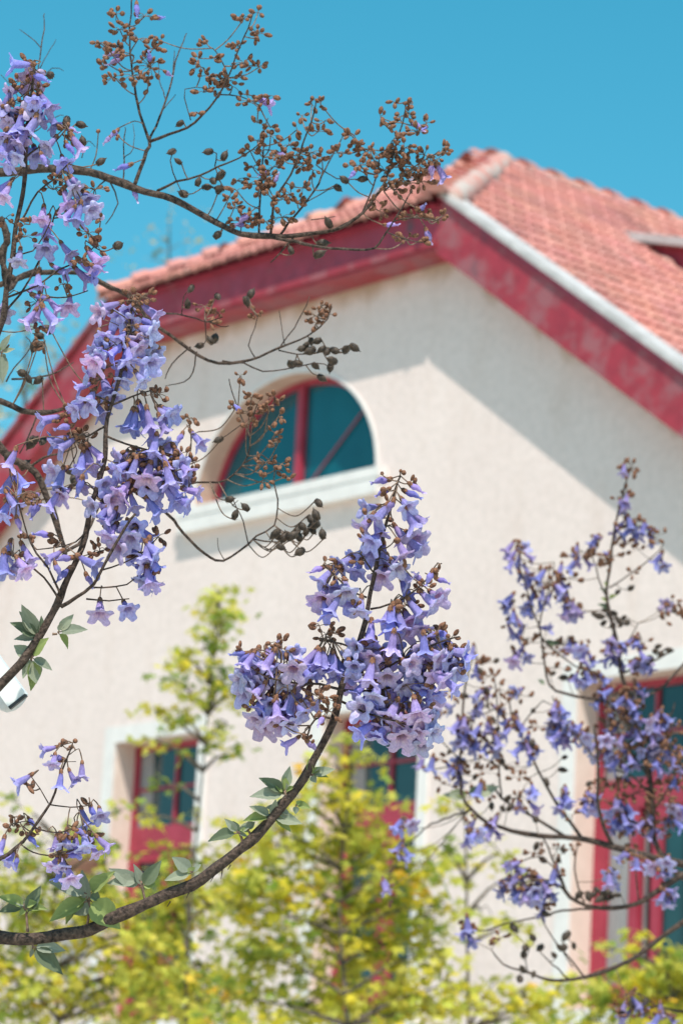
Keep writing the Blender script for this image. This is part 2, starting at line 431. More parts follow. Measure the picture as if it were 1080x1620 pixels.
# shed dormer on the right slope, its triangular cheek to the camera
dorm = bpy.data.objects.new('dormer', None); C.objects.link(dorm); dorm.parent = house; dorm.location = (0, 0, HO.z)
def rz(x): return ZR0 - SLOPE * (x - RX - HW)
DX0, DX1, DY0, DY1, DS = 1.36, 3.6, 3.02, 5.4, .29
zd0 = rz(DX0) + .02
ck = MB(); ck.prism([(DX0 + .05, rz(DX0 + .05) + .0), (DX1, rz(DX1) - .05), (DX1, zd0 - DS * (DX1 - DX0) - .03), (DX0 + .05, zd0 - DS * .05 - .01)], DY0, DY0 + .08)
ck.box((DX1 - .08, DY0 + .082, rz(DX1) - .05), (DX1, DY1, zd0 - DS * (DX1 - DX0) - .05))
hb(ck, 'cheek', [M_REDD], dorm)
dr = MB(); dr.prism([(DX0 - .05, zd0 - .01), (DX1 + .2, zd0 - DS * (DX1 + .25 - DX0)), (DX1 + .2, zd0 - DS * (DX1 + .25 - DX0) + .09), (DX0 - .05, zd0 + .08)], DY0 - .12, DY1 + .1)
hb(dr, 'dormer_roof', [M_FLASH], dorm)
fl = MB()
fl.tube([Vector((DX0 + .05 + i * .07, DY0 - .05 + U(-.02, .02), rz(DX0 + .05 + i * .07) + U(-.01, .03))) for i in range(30)], [U(.035, .085) for _ in range(30)], 8)
hb(fl, 'mortar_flashing', [M_MORTAR], dorm, smooth=True)

# ----- arched window
def sub(name, parent, mats, mb, **k): return hb(mb, name, mats, parent, **k)
aw = bpy.data.objects.new('arched_window', None); C.objects.link(aw); aw.parent = house; aw.location = (0, 0, HO.z)
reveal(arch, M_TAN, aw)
def arcstrip(mb, a0, b0, a1, b1, y0, y1, n=40):
    A = [math.pi * k / n for k in range(n + 1)]
    V = []
    for a in A:
        for (aa, bb, y) in ((a0, b0, y0), (a1, b1, y0), (a1, b1, y1), (a0, b0, y1)):
            V.append((AC + aa * math.cos(a), y, bb * math.sin(a)))
    mb.add(V, [(k*4+q, k*4+(q+1) % 4, (k+1)*4+(q+1) % 4, (k+1)*4+q) for k in range(n) for q in range(4)])
fr = MB(); arcstrip(fr, AA - .004, AB_ - .004, AA - .06, AB_ - .06, .22, .30)
fr.box((AC - AA + .01, .222, .004), (AC + AA - .01, .298, .07)); sub('frame', aw, [M_REDF], fr)
mu = MB(); mu.box((AC - .09, .20, .07), (AC - .005, .30, AB_ - .06)); sub('mullion', aw, [M_REDF], mu)
gl = MB(); gl.add([(x, .26, z) for x, z in [(AC + (AA - .05) * math.cos(a), (AB_ - .05) * math.sin(a)) for a in [math.pi * k / 28 for k in range(29)]]], [tuple(range(29))])
sub('pane', aw, [M_GLASS], gl)
st = MB(); st.tube([Vector((AC + .10, .235, .08)), Vector((AC + .86, .235, .70))], [.010, .010], 6); sub('stay_rod', aw, [M_REDD], st)
tr = MB(); arcstrip(tr, AA + .035, AB_ + .03, AA + .004, AB_ + .004, -.014, .03); sub('trim', aw, [M_WHITE], tr)
si = MB(); si.box((AC - AA - .17, -.11, -.10), (AC + AA + .17, .24, -.003)); si.prism([(AC - AA - .13, -.25), (AC + AA + .13, -.25), (AC + AA + .13, -.103), (AC - AA - .13, -.103)], -.102, .02)
sub('sill', aw, [M_WHITE], si)

# ----- tall windows
def window(x0, x1, opened):
    w_ = bpy.data.objects.new('window', None); C.objects.link(w_); w_.parent = house; w_.location = (0, 0, HO.z)
    y0, y1 = .24, .32; f = .062
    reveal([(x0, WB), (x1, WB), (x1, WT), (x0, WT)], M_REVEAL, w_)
    zm0, zm1 = -3.32, -3.075
    m = MB()
    for a, b in ((x0 + .003, x0 + f), (x1 - f, x1 - .003)): m.box((a, y0, WB + .003), (b, y1, WT - .003))
    m.box((x0 + f, y0 + .002, WT - f), (x1 - f, y1 - .002, WT - .004)); m.box((x0 + f, y0 + .002, WB + .004), (x1 - f, y1 - .002, WB + .11))
    sub('frame', w_, [M_REDF], m)
    m = MB(); m.box((x0 + f + .002, y0 - .012, zm0), (x1 - f - .002, y1 - .004, zm1)); sub('panel', w_, [M_REDF], m)
    mx = (x0 + x1) / 2; mz = (WT - f + zm1) / 2
    m = MB(); m.box((mx - .016, y0 + .012, zm1 + .002), (mx + .016, y1 - .01, WT - f - .002))
    m.box((x0 + f + .002, y0 + .015, mz - .014), (mx - .018, y1 - .012, mz + .014)); m.box((mx + .018, y0 + .015, mz - .014), (x1 - f - .002, y1 - .012, mz + .014))
    sub('glazing_bar', w_, [M_REDF], m)
    m = MB(); m.add([(x0 + .04, .285, zm1 - .01), (x1 - .04, .285, zm1 - .01), (x1 - .04, .285, WT - .04), (x0 + .04, .285, WT - .04)], [(0, 1, 2, 3)])
    sub('pane', w_, [M_GLASSD], m)
    # two casement leaves below
    gap = .15 if opened else .012
    lx = [(x0 + f + .004, mx - gap + .01), (mx + .012, x1 - f - .004)]
    zb, zt = WB + .114, zm0 - .004
    m = MB(); s = .10
    for a, b in lx:
        m.box((a, y0 - .005, zb), (a + s, y1 - .02, zt)); m.box((b - s, y0 - .005, zb), (b, y1 - .02, zt))
        m.box((a + s, y0 - .003, zt - s), (b - s, y1 - .022, zt)); m.box((a + s, y0 - .003, zb), (b - s, y1 - .022, zb + s))
    sub('casement', w_, [M_REDF], m)
    m = MB()
    for a, b in lx: m.add([(a + .03, .275, zb + .03), (b - .03, .275, zb + .03), (b - .03, .275, zt - .03), (a + .03, .275, zt - .03)], [(0, 1, 2, 3)])
    sub('pane', w_, [M_GLASSD], m)
    m = MB(); m.add([(x0, .335, WB), (x1, .335, WB), (x1, .335, WT), (x0, .335, WT)], [(0, 1, 2, 3)]); sub('dark_gap', w_, [M_DARK], m)
    m = MB()
    m.add([(x0 + f, .280, zm1), (x0 + f + .24, .280, zm1), (x0 + f + .20, .280, WT - f), (x0 + f, .280, WT - f)], [(0, 1, 2, 3)])  # grey strip stands in for the reveal mirrored in the upper panes
    if opened:
        m.add([(lx[0][0] + .05, .270, zb + .05), (lx[0][1] - .05, .270, zb + .05), (lx[0][1] - .05, .270, zt - .05), (lx[0][0] + .05, .270, zt - .05)], [(0, 1, 2, 3)])  # grey sheet: reveal's reflection painted over this leaf, together with curtain
        m.add([(lx[0][1] + .002, .305, zb), (lx[0][1] + .05, .30, zb), (lx[0][1] + .045, .30, zt), (lx[0][1] + .002, .305, zt)], [(0, 1, 2, 3)])
    sub('curtain_and_reflection', w_, [M_CURT], m)
    t_ = .17; m = MB()
    m.box((x0 - t_, -.022, WB - .02), (x0 - .003, .02, WT + t_)); m.box((x1 + .003, -.022, WB - .02), (x1 + t_ * .8, .02, WT + t_))
    m.box((x0 - .003, -.02, WT + .003), (x1 + .003, .02, WT + t_ - .002))
    sub('trim', w_, [M_WHITE], m)
    m = MB(); m.box((x0 - t_ - .04, -.09, WB - .14), (x1 + t_ - .0, .24, WB - .022)); sub('sill', w_, [M_WHITE], m)
for i, (a, b) in enumerate(WINS): window(a, b, i == 2)

# ------------------------------------------------------------------ bowl planter fixed to the wall beside the left window
def hp(x, y, z): return HO + Vector((x, y, z))
bx, bz = -2.66, -3.36
pl_ = thing('wall_planter', hp(bx, 0, bz), 'terracotta bowl planter fixed to the pale wall left of the windows', 'planter')
b_ = MB(); b_.lathe([(-.24, .001), (-.235, .06), (-.19, .14), (-.11, .195), (0, .22), (.03, .235), (.03, .205), (-.02, .195), (-.02, .001)], hp(bx, -.27, bz), Vector((0, 0, 1)), 24)
b_.build('bowl', [M_TERRA], pl_, True)
b_ = MB(); b_.tube([hp(bx, -.03, bz + .0), hp(bx, .0, bz)], [.03, .03], 8); b_.box(hp(bx - .03, -.06, bz - .12), hp(bx + .03, 0, bz + .03)); b_.build('bracket', [M_BLACK], pl_)
b_ = MB()
for _ in range(38):
    a = U(0, 6.28); d = Vector((math.cos(a) * U(.1, .5), math.sin(a) * U(.1, .5), 1)).normalized(); p = hp(bx + U(-.13, .13), -.27 + U(-.13, .13), bz)
    L = U(.1, .32); s_ = d.orthogonal().normalized() * .018
    b_.add([p - s_ * .4, p + s_ * .4, p + d * L * .6 + s_, p + d * L + Vector((U(-.05, .05), U(-.05, .05), -.02)), p + d * L * .6 - s_], [(0, 1, 2, 3, 4)], 0, (.16 * U(.7, 1.2), .17 * U(.7, 1.2), .07))
b_.build('foliage', [M_LEAF], pl_)

# ------------------------------------------------------------------ security camera on its pole, left edge
A = im(.60, .79, .25); Sd = (im(.85, -.5, .1) - A * im(.85, -.5, .1).dot(A)).normalized(); Nn = Sd.cross(A).normalized()
if Nn.dot(fw) > 0: Nn = -Nn                      # the plate faces the lens
tip = PX(29, 1110, 5.25)
pole_b = PX(-260, 1010, 5.5)
sc = thing('security_camera', (pole_b.x, pole_b.y, 0), 'white security camera with dark front rim at the left edge', 'camera')
def frame_box(mb, c, la, ls, ln_, m=0):
    v = [c + A * (sa * la) + Sd * (ss * ls) + Nn * (sn * ln_) for sn in (-1, 1) for sa, ss in ((-1, -1), (1, -1), (1, 1), (-1, 1))]
    mb.add(v, [(3, 2, 1, 0), (4, 5, 6, 7), (0, 1, 5, 4), (1, 2, 6, 5), (2, 3, 7, 6), (3, 0, 4, 7)], m)
b_ = MB(); frame_box(b_, tip - A * .11, .108, .0155, .002)
frame_box(b_, tip - A * .11 - Sd * .017 - Nn * .006, .108, .0015, .008); frame_box(b_, tip - A * .11 + Sd * .017 - Nn * .006, .108, .0015, .008)
b_.build('sun_shield', [M_CAMW], sc)
b_ = MB(); frame_box(b_, tip - A * .0, .0028, .0178, .0042); b_.build('front_rim', [M_BLACK], sc)
b_ = MB(); b_.lathe([(-.20, .002), (-.198, .022), (-.03, .026), (-.012, .0255), (-.004, .021), (0, .012), (.001, .001)], tip - A * .002 - Nn * .030 - Sd * .012, A, 28); b_.build('body', [M_GREY], sc, True)
b_ = MB(); b_.tube([tip - A * .15 - Nn * .05, tip - A * .19 - Nn * .07, pole_b + Vector((0, 0, .05))], [.012, .013, .014], 10); b_.build('mounting_arm', [M_GREY], sc, True)
b_ = MB(); b_.tube([Vector((pole_b.x, pole_b.y, 0)), Vector((pole_b.x, pole_b.y, pole_b.z + .4))], [.045, .04], 16); b_.build('pole', [M_GREY], sc, True)

# ------------------------------------------------------------------ templates: flower, bud, pod, leaf
def tmpl(mb): return dict(v=np.array(mb.v), f=mb.f, m=mb.m, c=np.array(mb.c))
def lerp3(a, b, t): return tuple(a[i] + (b[i] - a[i]) * t for i in range(3))
def sstep(a, b, x): x = min(1, max(0, (x - a) / (b - a))); return x * x * (3 - 2 * x)
def make_flower(seed, opening=1.0, L=.036, scale=1.0, tone=(1, 1, 1), na=35):
    'five-lobed bell on a felty calyx: base at the origin, mouth along +z, upper lip towards +y'
    R = random.Random(seed); mb = MB(); c0 = .007
    lob = [R.uniform(.86, 1.12) for _ in range(5)]; ph = R.uniform(0, 6.28); refl = [R.uniform(-.12, .22) for _ in range(5)]
    twist = R.uniform(-.12, .12)
    rows = []; ts = []
    for t in (0, .1, .22, .36, .5, .64, .78, .9, 1.0):
        r = .0031 + .0022 * sstep(0, .16, t) + (.0036 * sstep(.12, .62, t) + .0016 * sstep(.5, 1, t)) * (.72 + .28 * opening)
        if opening < .35: r *= 1 - .30 * sstep(.78, 1, t)
        row = []
        for k in range(na):
            th = 2 * math.pi * k / na
            rr = r * (1 + .05 * math.cos(5 * th + ph) * t)
            row.append(Vector((rr * math.cos(th), rr * math.sin(th) * .92 + .0045 * t * t, c0 + L * t)))
        rows.append(row); ts.append(t)
    lobes = 7; rim = rows[-1]
    for j in range(1, lobes + 1):
        sj = j / lobes; row = []
        for k in range(na):
            th = 2 * math.pi * k / na
            q = (th - math.pi / 2) / (2 * math.pi / 5); li = int(round(q)) % 5; dq = q - round(q)      # lobe 0 points up (+y)
            env = max(0, 1 - abs(dq * 2) ** 2.2)
            ln = .0205 * lob[li] * (.16 + .84 * env ** .6) * (1.30 if li in (2, 3) else 1.06 if li in (1, 4) else .84)
            ang = (.22 + (1.45 + refl[li] + (.5 if li in (0, 1, 4) else -.2)) * opening * sj ** .7)      # away from the tube axis
            if opening < .35: ang = -.9 * sj
            base = row_prev[k] if j > 1 else rim[k]
            d = Vector((math.cos(th), math.sin(th), 0))
            stp = (d * math.sin(ang) + Vector((0, 0, 1)) * math.cos(ang)) * (ln / lobes)
            p = base + stp
            side = Vector((-math.sin(th), math.cos(th), 0))
            p += side * (-dq * .0016 * sj * (1 if sj > .6 else .3)) + Vector((0, 0, 1)) * (.0014 * math.sin(th * 9 + ph + j) * sj * opening)
            row.append(p)
        rows.append(row); ts.append(1 + sj); row_prev = row
    n = len(rows)
    out = [p for r in rows for p in r]
    # exterior colours
    base_c, mid_c, lob_c = (.40, .28, .50), (.44, .39, .74), (.64, .615, .90)
    cols = []
    for i, t in enumerate(ts):
        for k in range(na):
            th = 2 * math.pi * k / na
            c = lerp3(base_c, mid_c, sstep(0, .45, t)); c = lerp3(c, lob_c, sstep(.75, 1.7, t))
            v = 1 + .06 * math.sin(10 * th + ph) * (1 - .5 * min(1, t)) + R.uniform(-.03, .03)
            cols.append(tuple(x * v * y for x, y in zip(c, tone)))
    Fc = [(i*na+k, i*na+(k+1) % na, (i+1)*na+(k+1) % na, (i+1)*na+k) for i in range(n-1) for k in range(na)]
    mb.add(out, Fc, 0, cols)
    if opening > .5:           # the paler inside
        inn, icol = [], []
        for i in range(3, n):
            for k in range(na):
                p = rows[i][k]
                tu = rows[i][(k+1) % na] - rows[i][k-1]; tv = rows[min(i+1, n-1)][k] - rows[i-1][k]
                nn = tu.cross(tv); nn = nn.normalized() if nn.length > 0 else Vector((0, 0, 1))
                cen = Vector((0, p.y * .3, p.z)) if ts[i] <= 1 else p + Vector((0, 0, 1))
                if nn.dot(cen - p) < 0: nn = -nn
                inn.append(p + nn * (.00045 if i < n-1 else .0001))
                th = 2 * math.pi * k / na; t = ts[i]
                thr = lerp3((.82, .66, .60), (.88, .78, .85), sstep(.4, .85, t)); c = lerp3(thr, (.72, .69, .92), sstep(1.0, 1.5, t))
                if .7 < t < 1.45 and (k % 7) in (2, 4, 5): c = lerp3(c, (.50, .34, .66), .4)
                v = R.uniform(.95, 1.05)
                icol.append(tuple(x * v * y for x, y in zip(c, tone)))
        mb.add(inn, [((i)*na+k, (i+1)*na+k, (i+1)*na+(k+1) % na, i*na+(k+1) % na) for i in range(n-4) for k in range(na)], 0, icol)
    calyx(mb, R)
    for i in range(len(mb.v)): mb.v[i] = tuple(x * scale for x in mb.v[i])
    return mb
def calyx(mb, R, s=1.0, closed=False):
    na = 15; V = []
    prof = [(0, .0012), (.001, .0034), (.004, .0050), (.0075, .0056), (.0105, .0058), (.0135, .0064)] if not closed else [(0, .001), (.001, .0024), (.0035, .0036), (.0065, .0039), (.0095, .0030), (.0115, .0010)]
    for i, (h, r) in enumerate(prof):
        for k in range(na):
            th = 2 * math.pi * k / na; z = h
            if not closed and i == len(prof) - 1: z += .0028 * math.cos(5 * th) - .001
            rr = r * (1 + .07 * math.cos(5 * th)) * R.uniform(.95, 1.05)
            V.append((rr * math.cos(th) * s, rr * math.sin(th) * s, z * s))
    mb.add(V, [(i*na+k, i*na+(k+1) % na, (i+1)*na+(k+1) % na, (i+1)*na+k) for i in range(len(prof)-1) for k in range(na)] + ([tuple((len(prof)-1)*na+k for k in range(na))] if closed else []), 1)
OPEN = [make_flower(s, U(.85, 1.1), U(.031, .036), U(.95, 1.05), to) for s, to in enumerate([(1, 1, 1), (.92, .94, 1.0), (1.10, 1.0, 1), (.84, .88, 1.02), (1.0, 1.05, 1.02), (1.10, .95, .96)])]
TUBE = [make_flower(20 + s, .6, .037, U(.92, 1.05), to) for s, to in enumerate([(.85, .85, .95), (.95, .86, .92), (.75, .82, 1.0)])]
BUDF = [make_flower(40 + s, .15, U(.020, .028), U(.9, 1.0), to, 25) for s, to in enumerate([(.85, .8, .95), (1.0, .85, .9), (.7, .75, 1.0)])]
def bud_mb(s):
    mb = MB(); calyx(mb, random.Random(s), U(.85, 1.1), True); return mb
CBUD = [bud_mb(60 + s) for s in range(3)]
def pod_mb(s):
    mb = MB(); R = random.Random(s)
    mb.lathe([(0, .001), (.002, .0048), (.007, .0072), (.012, .0070), (.0165, .0044), (.0195, .0014), (.0225, .0006), (.023, .0001)], Vector((0, 0, 0)), Vector((0, 0, 1)), 14)
    for i in range(len(mb.v)):
        x, y, z = mb.v[i]; k = 1 - .12 * math.exp(-(math.atan2(y, x) / .3) ** 2); mb.v[i] = (x * k * R.uniform(.97, 1.03), y * k * .9, z)
    V = []
    for k in range(10): th = math.pi * k / 5; V += [(0, 0, .001), (.0045 * math.cos(th), .0045 * math.sin(th), .0), (.0085 * math.cos(th + .2), .0085 * math.sin(th + .2), .004 + .002 * (k % 2)), (.0045 * math.cos(th + .5), .0045 * math.sin(th + .5), .0)]
    mb.add(V, [(k*4, k*4+1, k*4+2, k*4+3) for k in range(10)]); return mb
PODS = [pod_mb(80 + s) for s in range(2)]
def leaf_mb(seed, fold, bend, tone):
    'ovate leaf of unit length along +y, unit width, upper face +z'
    R = random.Random(seed); mb = MB(); nl, nw = 14, 4; V, Cc = [], []
    for i in range(nl + 1):
        t = i / nl; wd = .5 * (math.sin(math.pi * min(1, t ** .72)) ** .85) * (1 - .25 * t) * 1.12 if 0 < t < 1 else .012
        for j in range(-nw, nw + 1):
            q = j / nw
            z = abs(q) ** 1.3 * wd * fold - bend * t * t + .012 * math.sin(t * 40 + 5 * abs(q)) * abs(q) + .02 * math.sin(t * 7 + R.random() * .3 + seed) * q
            V.append((q * wd * (1 + .03 * math.sin(t * 60 + j)), t, z))
            vein = .16 if j == 0 else (.07 if (i + abs(j)) % 3 == 0 else 0)
            g = lerp3((.225, .255, .18), (.50, .53, .41), vein + .12 * abs(q) + R.uniform(0, .06))
            Cc.append(tuple(a * b for a, b in zip(g, tone)))
    W = 2 * nw + 1
    mb.add(V, [(i*W+j, i*W+j+1, (i+1)*W+j+1, (i+1)*W+j) for i in range(nl) for j in range(2*nw)], 0, Cc)
    return mb
LEAVES = [leaf_mb(100, .3, .12, (1, 1, 1)), leaf_mb(101, .5, .22, (.55, .62, .5)), leaf_mb(102, .3, -.1, (1.25, 1.22, 1.15)), leaf_mb(103, .6, .25, (1.1, 1.2, .55))]
KIND = {  # kind: (templates, materials, part name, name of the leftover mass)
    'o': (OPEN, [M_PETAL, M_CALYX], 'flower', 'flowers'), 't': (TUBE, [M_PETAL, M_CALYX], 'flower', 'flowers'), 'b': (BUDF, [M_PETAL, M_CALYX], 'flower', 'flowers'),
    'c': (CBUD, [M_CALYX, M_CALYX], 'flower_bud', 'flower_buds'), 'p': (PODS, [M_POD, M_POD], 'seed_pod', 'seed_pods'), 'l': (LEAVES, [M_LEAF, M_LEAF], 'leaf', 'leaves')}
_cache = {}
def tmesh(k, i):
    if (k, i) not in _cache:
        T = KIND[k]; _cache[k, i] = (T[0][i].mesh(T[2], T[1], True), tmpl(T[0][i]))
    return _cache[k, i]

# ------------------------------------------------------------------ flowering trees
class Tree:
    def __init__(s, name, label, base, group):
        s.root = thing(name, base, label, 'tree', group); s.items = []; s.base = base
    def add(s, kind, mtx, branch, prio):
        i = random.randrange(len(KIND[kind][0])); s.items.append((KIND[kind][2], prio, kind, i, mtx, branch))
    def finish(s, order):
        for part in ('flower', 'flower_bud', 'seed_pod', 'leaf'):
            L = sorted([x for x in s.items if x[0] == part], key=lambda x: x[1]); rest = L[100:]
            for _, _, k, i, m, br in L[:100]:
                o = bpy.data.objects.new(part, tmesh(k, i)[0]); C.objects.link(o); o.parent = br
                o.matrix_basis = m
            if rest:
                mb = MB()
                for _, _, k, i, m, br in rest:
                    v = U(.85, 1.12); mb.merge(tmesh(k, i)[1], m, (v * U(.95, 1.05), v, v * U(.97, 1.03)))
                kk = rest[0][2]; mb.build(KIND[kk][3], KIND[kk][1], s.root, True, kind='stuff')
def basis(p, d, upv, sx=1, sy=1, sz=1):
    'matrix at p with +z along d and +y near upv'
    z = d.normalized(); y = upv - z * upv.dot(z)
    y = y.normalized() if y.length > 1e-4 else z.orthogonal().normalized()
    x = y.cross(z)
    m = Matrix((x * sx, y * sy, z * sz)).transposed().to_4x4(); m.translation = p; return m
class Branch:
    def __init__(s, tree, d, label, prio=0, fs=1.0, shy=0.0, skip=0.0, bs=1.0):
        s.skip = skip; s.bs = bs; s.t = tree; s.fs = fs; s.shy = shy; s.d = d; s.mb = MB(); s.pts = []; s.label = label; s.todo = []; s.prio = prio
    def limb(s, P, r0=2, r1=1, z0=0, z1=0, mat=0, straight=False):
        'P: photograph pixels (x, y) or (x, y, r); z0, z1: extra depth in metres at its two ends'
        n = len(P); W, R = [], []
        for i, p in enumerate(P):
            t = i / (n - 1); dd = s.d + z0 + (z1 - z0) * t
            W.append(PX(p[0], p[1], dd)); r = p[2] if len(p) > 2 else r0 + (r1 - r0) * t
            R.append(r * dd / F_PX * (.86 if r > 5 else .95))
        Q, S = spline(W, R, .014 * s.d / 5)
        k = .006 * s.d / 5
        if R[0] * F_PX / s.d < 5: Q = [q + Vector((noise.noise(q * 9), noise.noise(q * 9 + Vector((7, 0, 0))), noise.noise(q * 9 + Vector((0, 7, 0))))) * k * .9 + Vector((noise.noise(q * 40), noise.noise(q * 40 + Vector((7, 0, 0))), noise.noise(q * 40 + Vector((0, 7, 0))))) * k * .28 for q in Q]
        if R[0] * F_PX / s.d > 4:      # slightly swollen nodes
            Q = [q + Vector((noise.noise(q * 14), noise.noise(q * 14 + Vector((7, 0, 0))), noise.noise(q * 14 + Vector((0, 7, 0))))) * .006 for q in Q]
            S = [r * (1 + .16 * max(0, math.sin(i * .42)) ** 8 + .10 * noise.noise(Vector((i * .3, 0, R[0] * 99)))) for i, r in enumerate(S)]
        s.mb.tube(Q, S, 12 if R[0] > .006 else 7, mat, rough=.22)
        s.pts += Q
        return Q, S
    def spur(s, a, b, ra, rb, sag=None, mat=1):
        m = a.lerp(b, .5) + (sag if sag else Vector((0, 0, 0)))
        Q, S = spline([a, m, b], [ra, (ra + rb) / 2, rb], .008 * s.d / 5)
        s.mb.tube(Q, S, 6, mat, cap=False)
    def near(s, p, below=True):
        best, bd = None, 1e9
        for q in s.pts:
            dd = (q - p).length + (.35 * max(0, (q - p).dot(up)) if below else 0)
            if dd < bd: best, bd = q, dd
        return best, bd
    def node(s, x, y, zoff=0, reach=1.0):
        'a peduncle from the nearest limb to a cyme centre near pixel (x, y)'
        c = PX(x, y, s.d + zoff); q, dd = s.near(c)
        if dd > .004:
            s.spur(q, c, .0013, .0010, up * (-.08 * dd) + Vector((U(-1, 1), U(-1, 1), 0)) * dd * .06)
        return c
    def flower(s, kind, x, y, dx, dy, dz=None, zoff=0, node=None):
        'mouth at pixel (x, y); (dx, dy) picture direction from calyx to mouth, dz towards the lens'
        if rnd() < s.skip:
            for _ in range(2):
                c = PX(x + U(-9, 9), y + U(-9, 5), s.d + zoff); q = node or s.near(c)[0]
                s.spur(q, c, .0007, .0006, up * .003)
                s.t.add('c', basis(c, im(U(-.8, .8), U(-1, .6), U(-.2, .4)), fw, s.bs, s.bs, s.bs * 1.1), s, s.prio + rnd())
            return
        if kind == 'o' and rnd() < s.shy: kind = 't' if rnd() < .7 else 'b'
        if dz is None: dz = {'o': U(.05, .85), 't': U(-.1, .3), 'b': U(-.2, .3)}[kind]
        d = im(dx + U(-.25, .25), dy + U(-.1, .25), dz)
        fs = s.fs * .765 * U(.84, 1.12); L = {'o': .040, 't': .042, 'b': .032}[kind] * fs
        m = PX(x, y, s.d + zoff); base = m - d * L
        u2 = (up + Vector((U(-.3, .3), U(-.3, .3), 0)) - fw * .2)
        s.t.add(kind, basis(base, d, u2, fs, fs, fs), s, s.prio + (0 if kind == 'o' else 3) + rnd())
        if node is None:
            node, dd = s.near(base - d * .01 + up * .01)
        else: dd = (node - base).length
        s.spur(node, base, .0009, .0011, (-d) * min(.012, dd * .35))
    def buds(s, x, y, n, rx=9, ry=7, zoff=None, reach=True):
        sc = s.d / F_PX; zoff = U(-.03, .03) if zoff is None else zoff
        c = s.node(x, y, zoff) if reach else PX(x, y, s.d + zoff)
        for _ in range(n):
            a = U(0, 6.28); r = math.sqrt(rnd())
            p = c + (rt * math.cos(a) * rx * r - up * math.sin(a) * ry * r + fw * U(-1, 1) * min(rx, ry) * .8) * sc
            d = (p - c).normalized() * .7 + up * U(-.5, .9) + rt * U(-.5, .5) - fw * U(-.2, .5); d.normalize()
            s.spur(c, p, .0006, .0006, up * .002)
            s.t.add('c', basis(p, d, fw, s.bs * U(.7, 1.15), s.bs * U(.7, 1.15), s.bs * U(.7, 1.25)), s, s.prio + rnd())
            if rnd() < .014: s.t.add('b', basis(p, d, fw, .6, .6, .55), s, s.prio + 6 + rnd())
    def pod(s, x, y, dx=None, dy=None, k=1.0):
        p = PX(x, y, s.d + U(-.04, .04)); d = im(dx if dx is not None else U(-.8, .8), dy if dy is not None else U(-.7, .8), U(-.3, .5))
        base = p - d * .010 * k
        q, dd = s.near(base)
        s.spur(q, base, .0011, .0012, up * (-.1 * dd))
        kk = k * U(.85, 1.1); s.t.add('p', basis(base, d, fw, kk, kk, kk * U(.9, 1.15)), s, s.prio + rnd())
    def leaf(s, bx, by, tx, ty, wpx, dz=None):
        sc = s.d / F_PX; b = PX(bx, by, s.d)
        dz = U(-.2, .3) if dz is None else dz
        v = PX(tx, ty, s.d) - b; L2 = v.length; v = v - fw * (L2 * dz); L = v.length
        nrm = (up * .55 - fw * .75 + rt * U(-.5, .5)).normalized()
        y = v.normalized(); z = (nrm - y * nrm.dot(y)).normalized(); x = y.cross(z)
        wd = max(wpx * sc * 1.12, L * .42)
        m = Matrix((x * wd, y * L * .88, z * L * .6)).transposed().to_4x4(); m.translation = b + y * L * .12
        s.mb.tube([b, b + y * L * .13], [.0012, .0009], 6, 1)
        s.t.add('l', m, s, rnd())
    def blob(s, x, y, rx, ry, no=0, nt=0, nb=0, dirx=0.0, zr=None):
        'a crowd of flowers filling a picture ellipse, hung from a few cyme nodes inside it'
        sc = s.d / F_PX; zr = (min(rx, ry) * sc * .9) if zr is None else zr
        tot = no + nt; k = max(1, round(tot / 4.5)); nodes = []
        for i in range(k):
            a = U(0, 6.28); r = math.sqrt(rnd()) * .6
            nodes.append(s.node(x + math.cos(a) * rx * r, y - ry * .15 + math.sin(a) * ry * r * .7, U(-1, 1) * zr * .4))
        placed = []; kinds = ['o'] * no + ['t'] * nt; random.shuffle(kinds)
        for kd in kinds:
            best = None
            for _ in range(14):
                a = U(0, 6.28); r = math.sqrt(rnd()) * (1.0 if rnd() < .8 else 1.14); z = U(-1, 1) * zr
                px, py = x + math.cos(a) * rx * r, y + math.sin(a) * ry * r
                dm = min([math.hypot((px - q[0]), (py - q[1])) + abs(z - q[2]) / sc * .5 for q in placed] or [999])
                if best is None or dm > best[0]: best = (dm, px, py, z)
            _, px, py, z = best; placed.append((px, py, z))
            ox = (px - x) / max(rx, 1); oy = (py - y) / max(ry, 1)
            if kd == 'o': dx, dy = ox * .7 + dirx + U(-.3, .3), .45 + oy * .3 + U(-.2, .25)
            else: dx, dy = ox * .6 + dirx + U(-.3, .3), .8 + U(-.3, .2)
            m = PX(px, py, s.d + z); nd = min(nodes, key=lambda q: (q - (m + up * .03)).length)
            s.flower(kd, px, py, dx, dy, None, z, nd)
        for _ in range((nb * 2 + 2) // 3):
            a = U(math.pi * .9, math.pi * 2.1); r = U(.5, 1.05); px, py = x + math.cos(a) * rx * r, y + math.sin(a) * ry * r
            c = PX(px, py, s.d + U(-1, 1) * zr * .5); nd = min(nodes, key=lambda q: (q - c).length)
            s.spur(nd, c, .0007, .0007, up * .003)
            s.t.add('c', basis(c, im(U(-.7, .7), U(-1, .3), U(-.2, .4)), fw, s.bs * U(.9, 1.2), s.bs * U(.9, 1.2), s.bs * U(.9, 1.25)), s, s.prio + rnd())
    def done(s):
        o = s.mb.build('branch', [M_BARK, M_TWIG], s.t.root, True, label=s.label)
        for i, it in enumerate(s.t.items):
            if it[5] is s: s.t.items[i] = it[:5] + (o,)

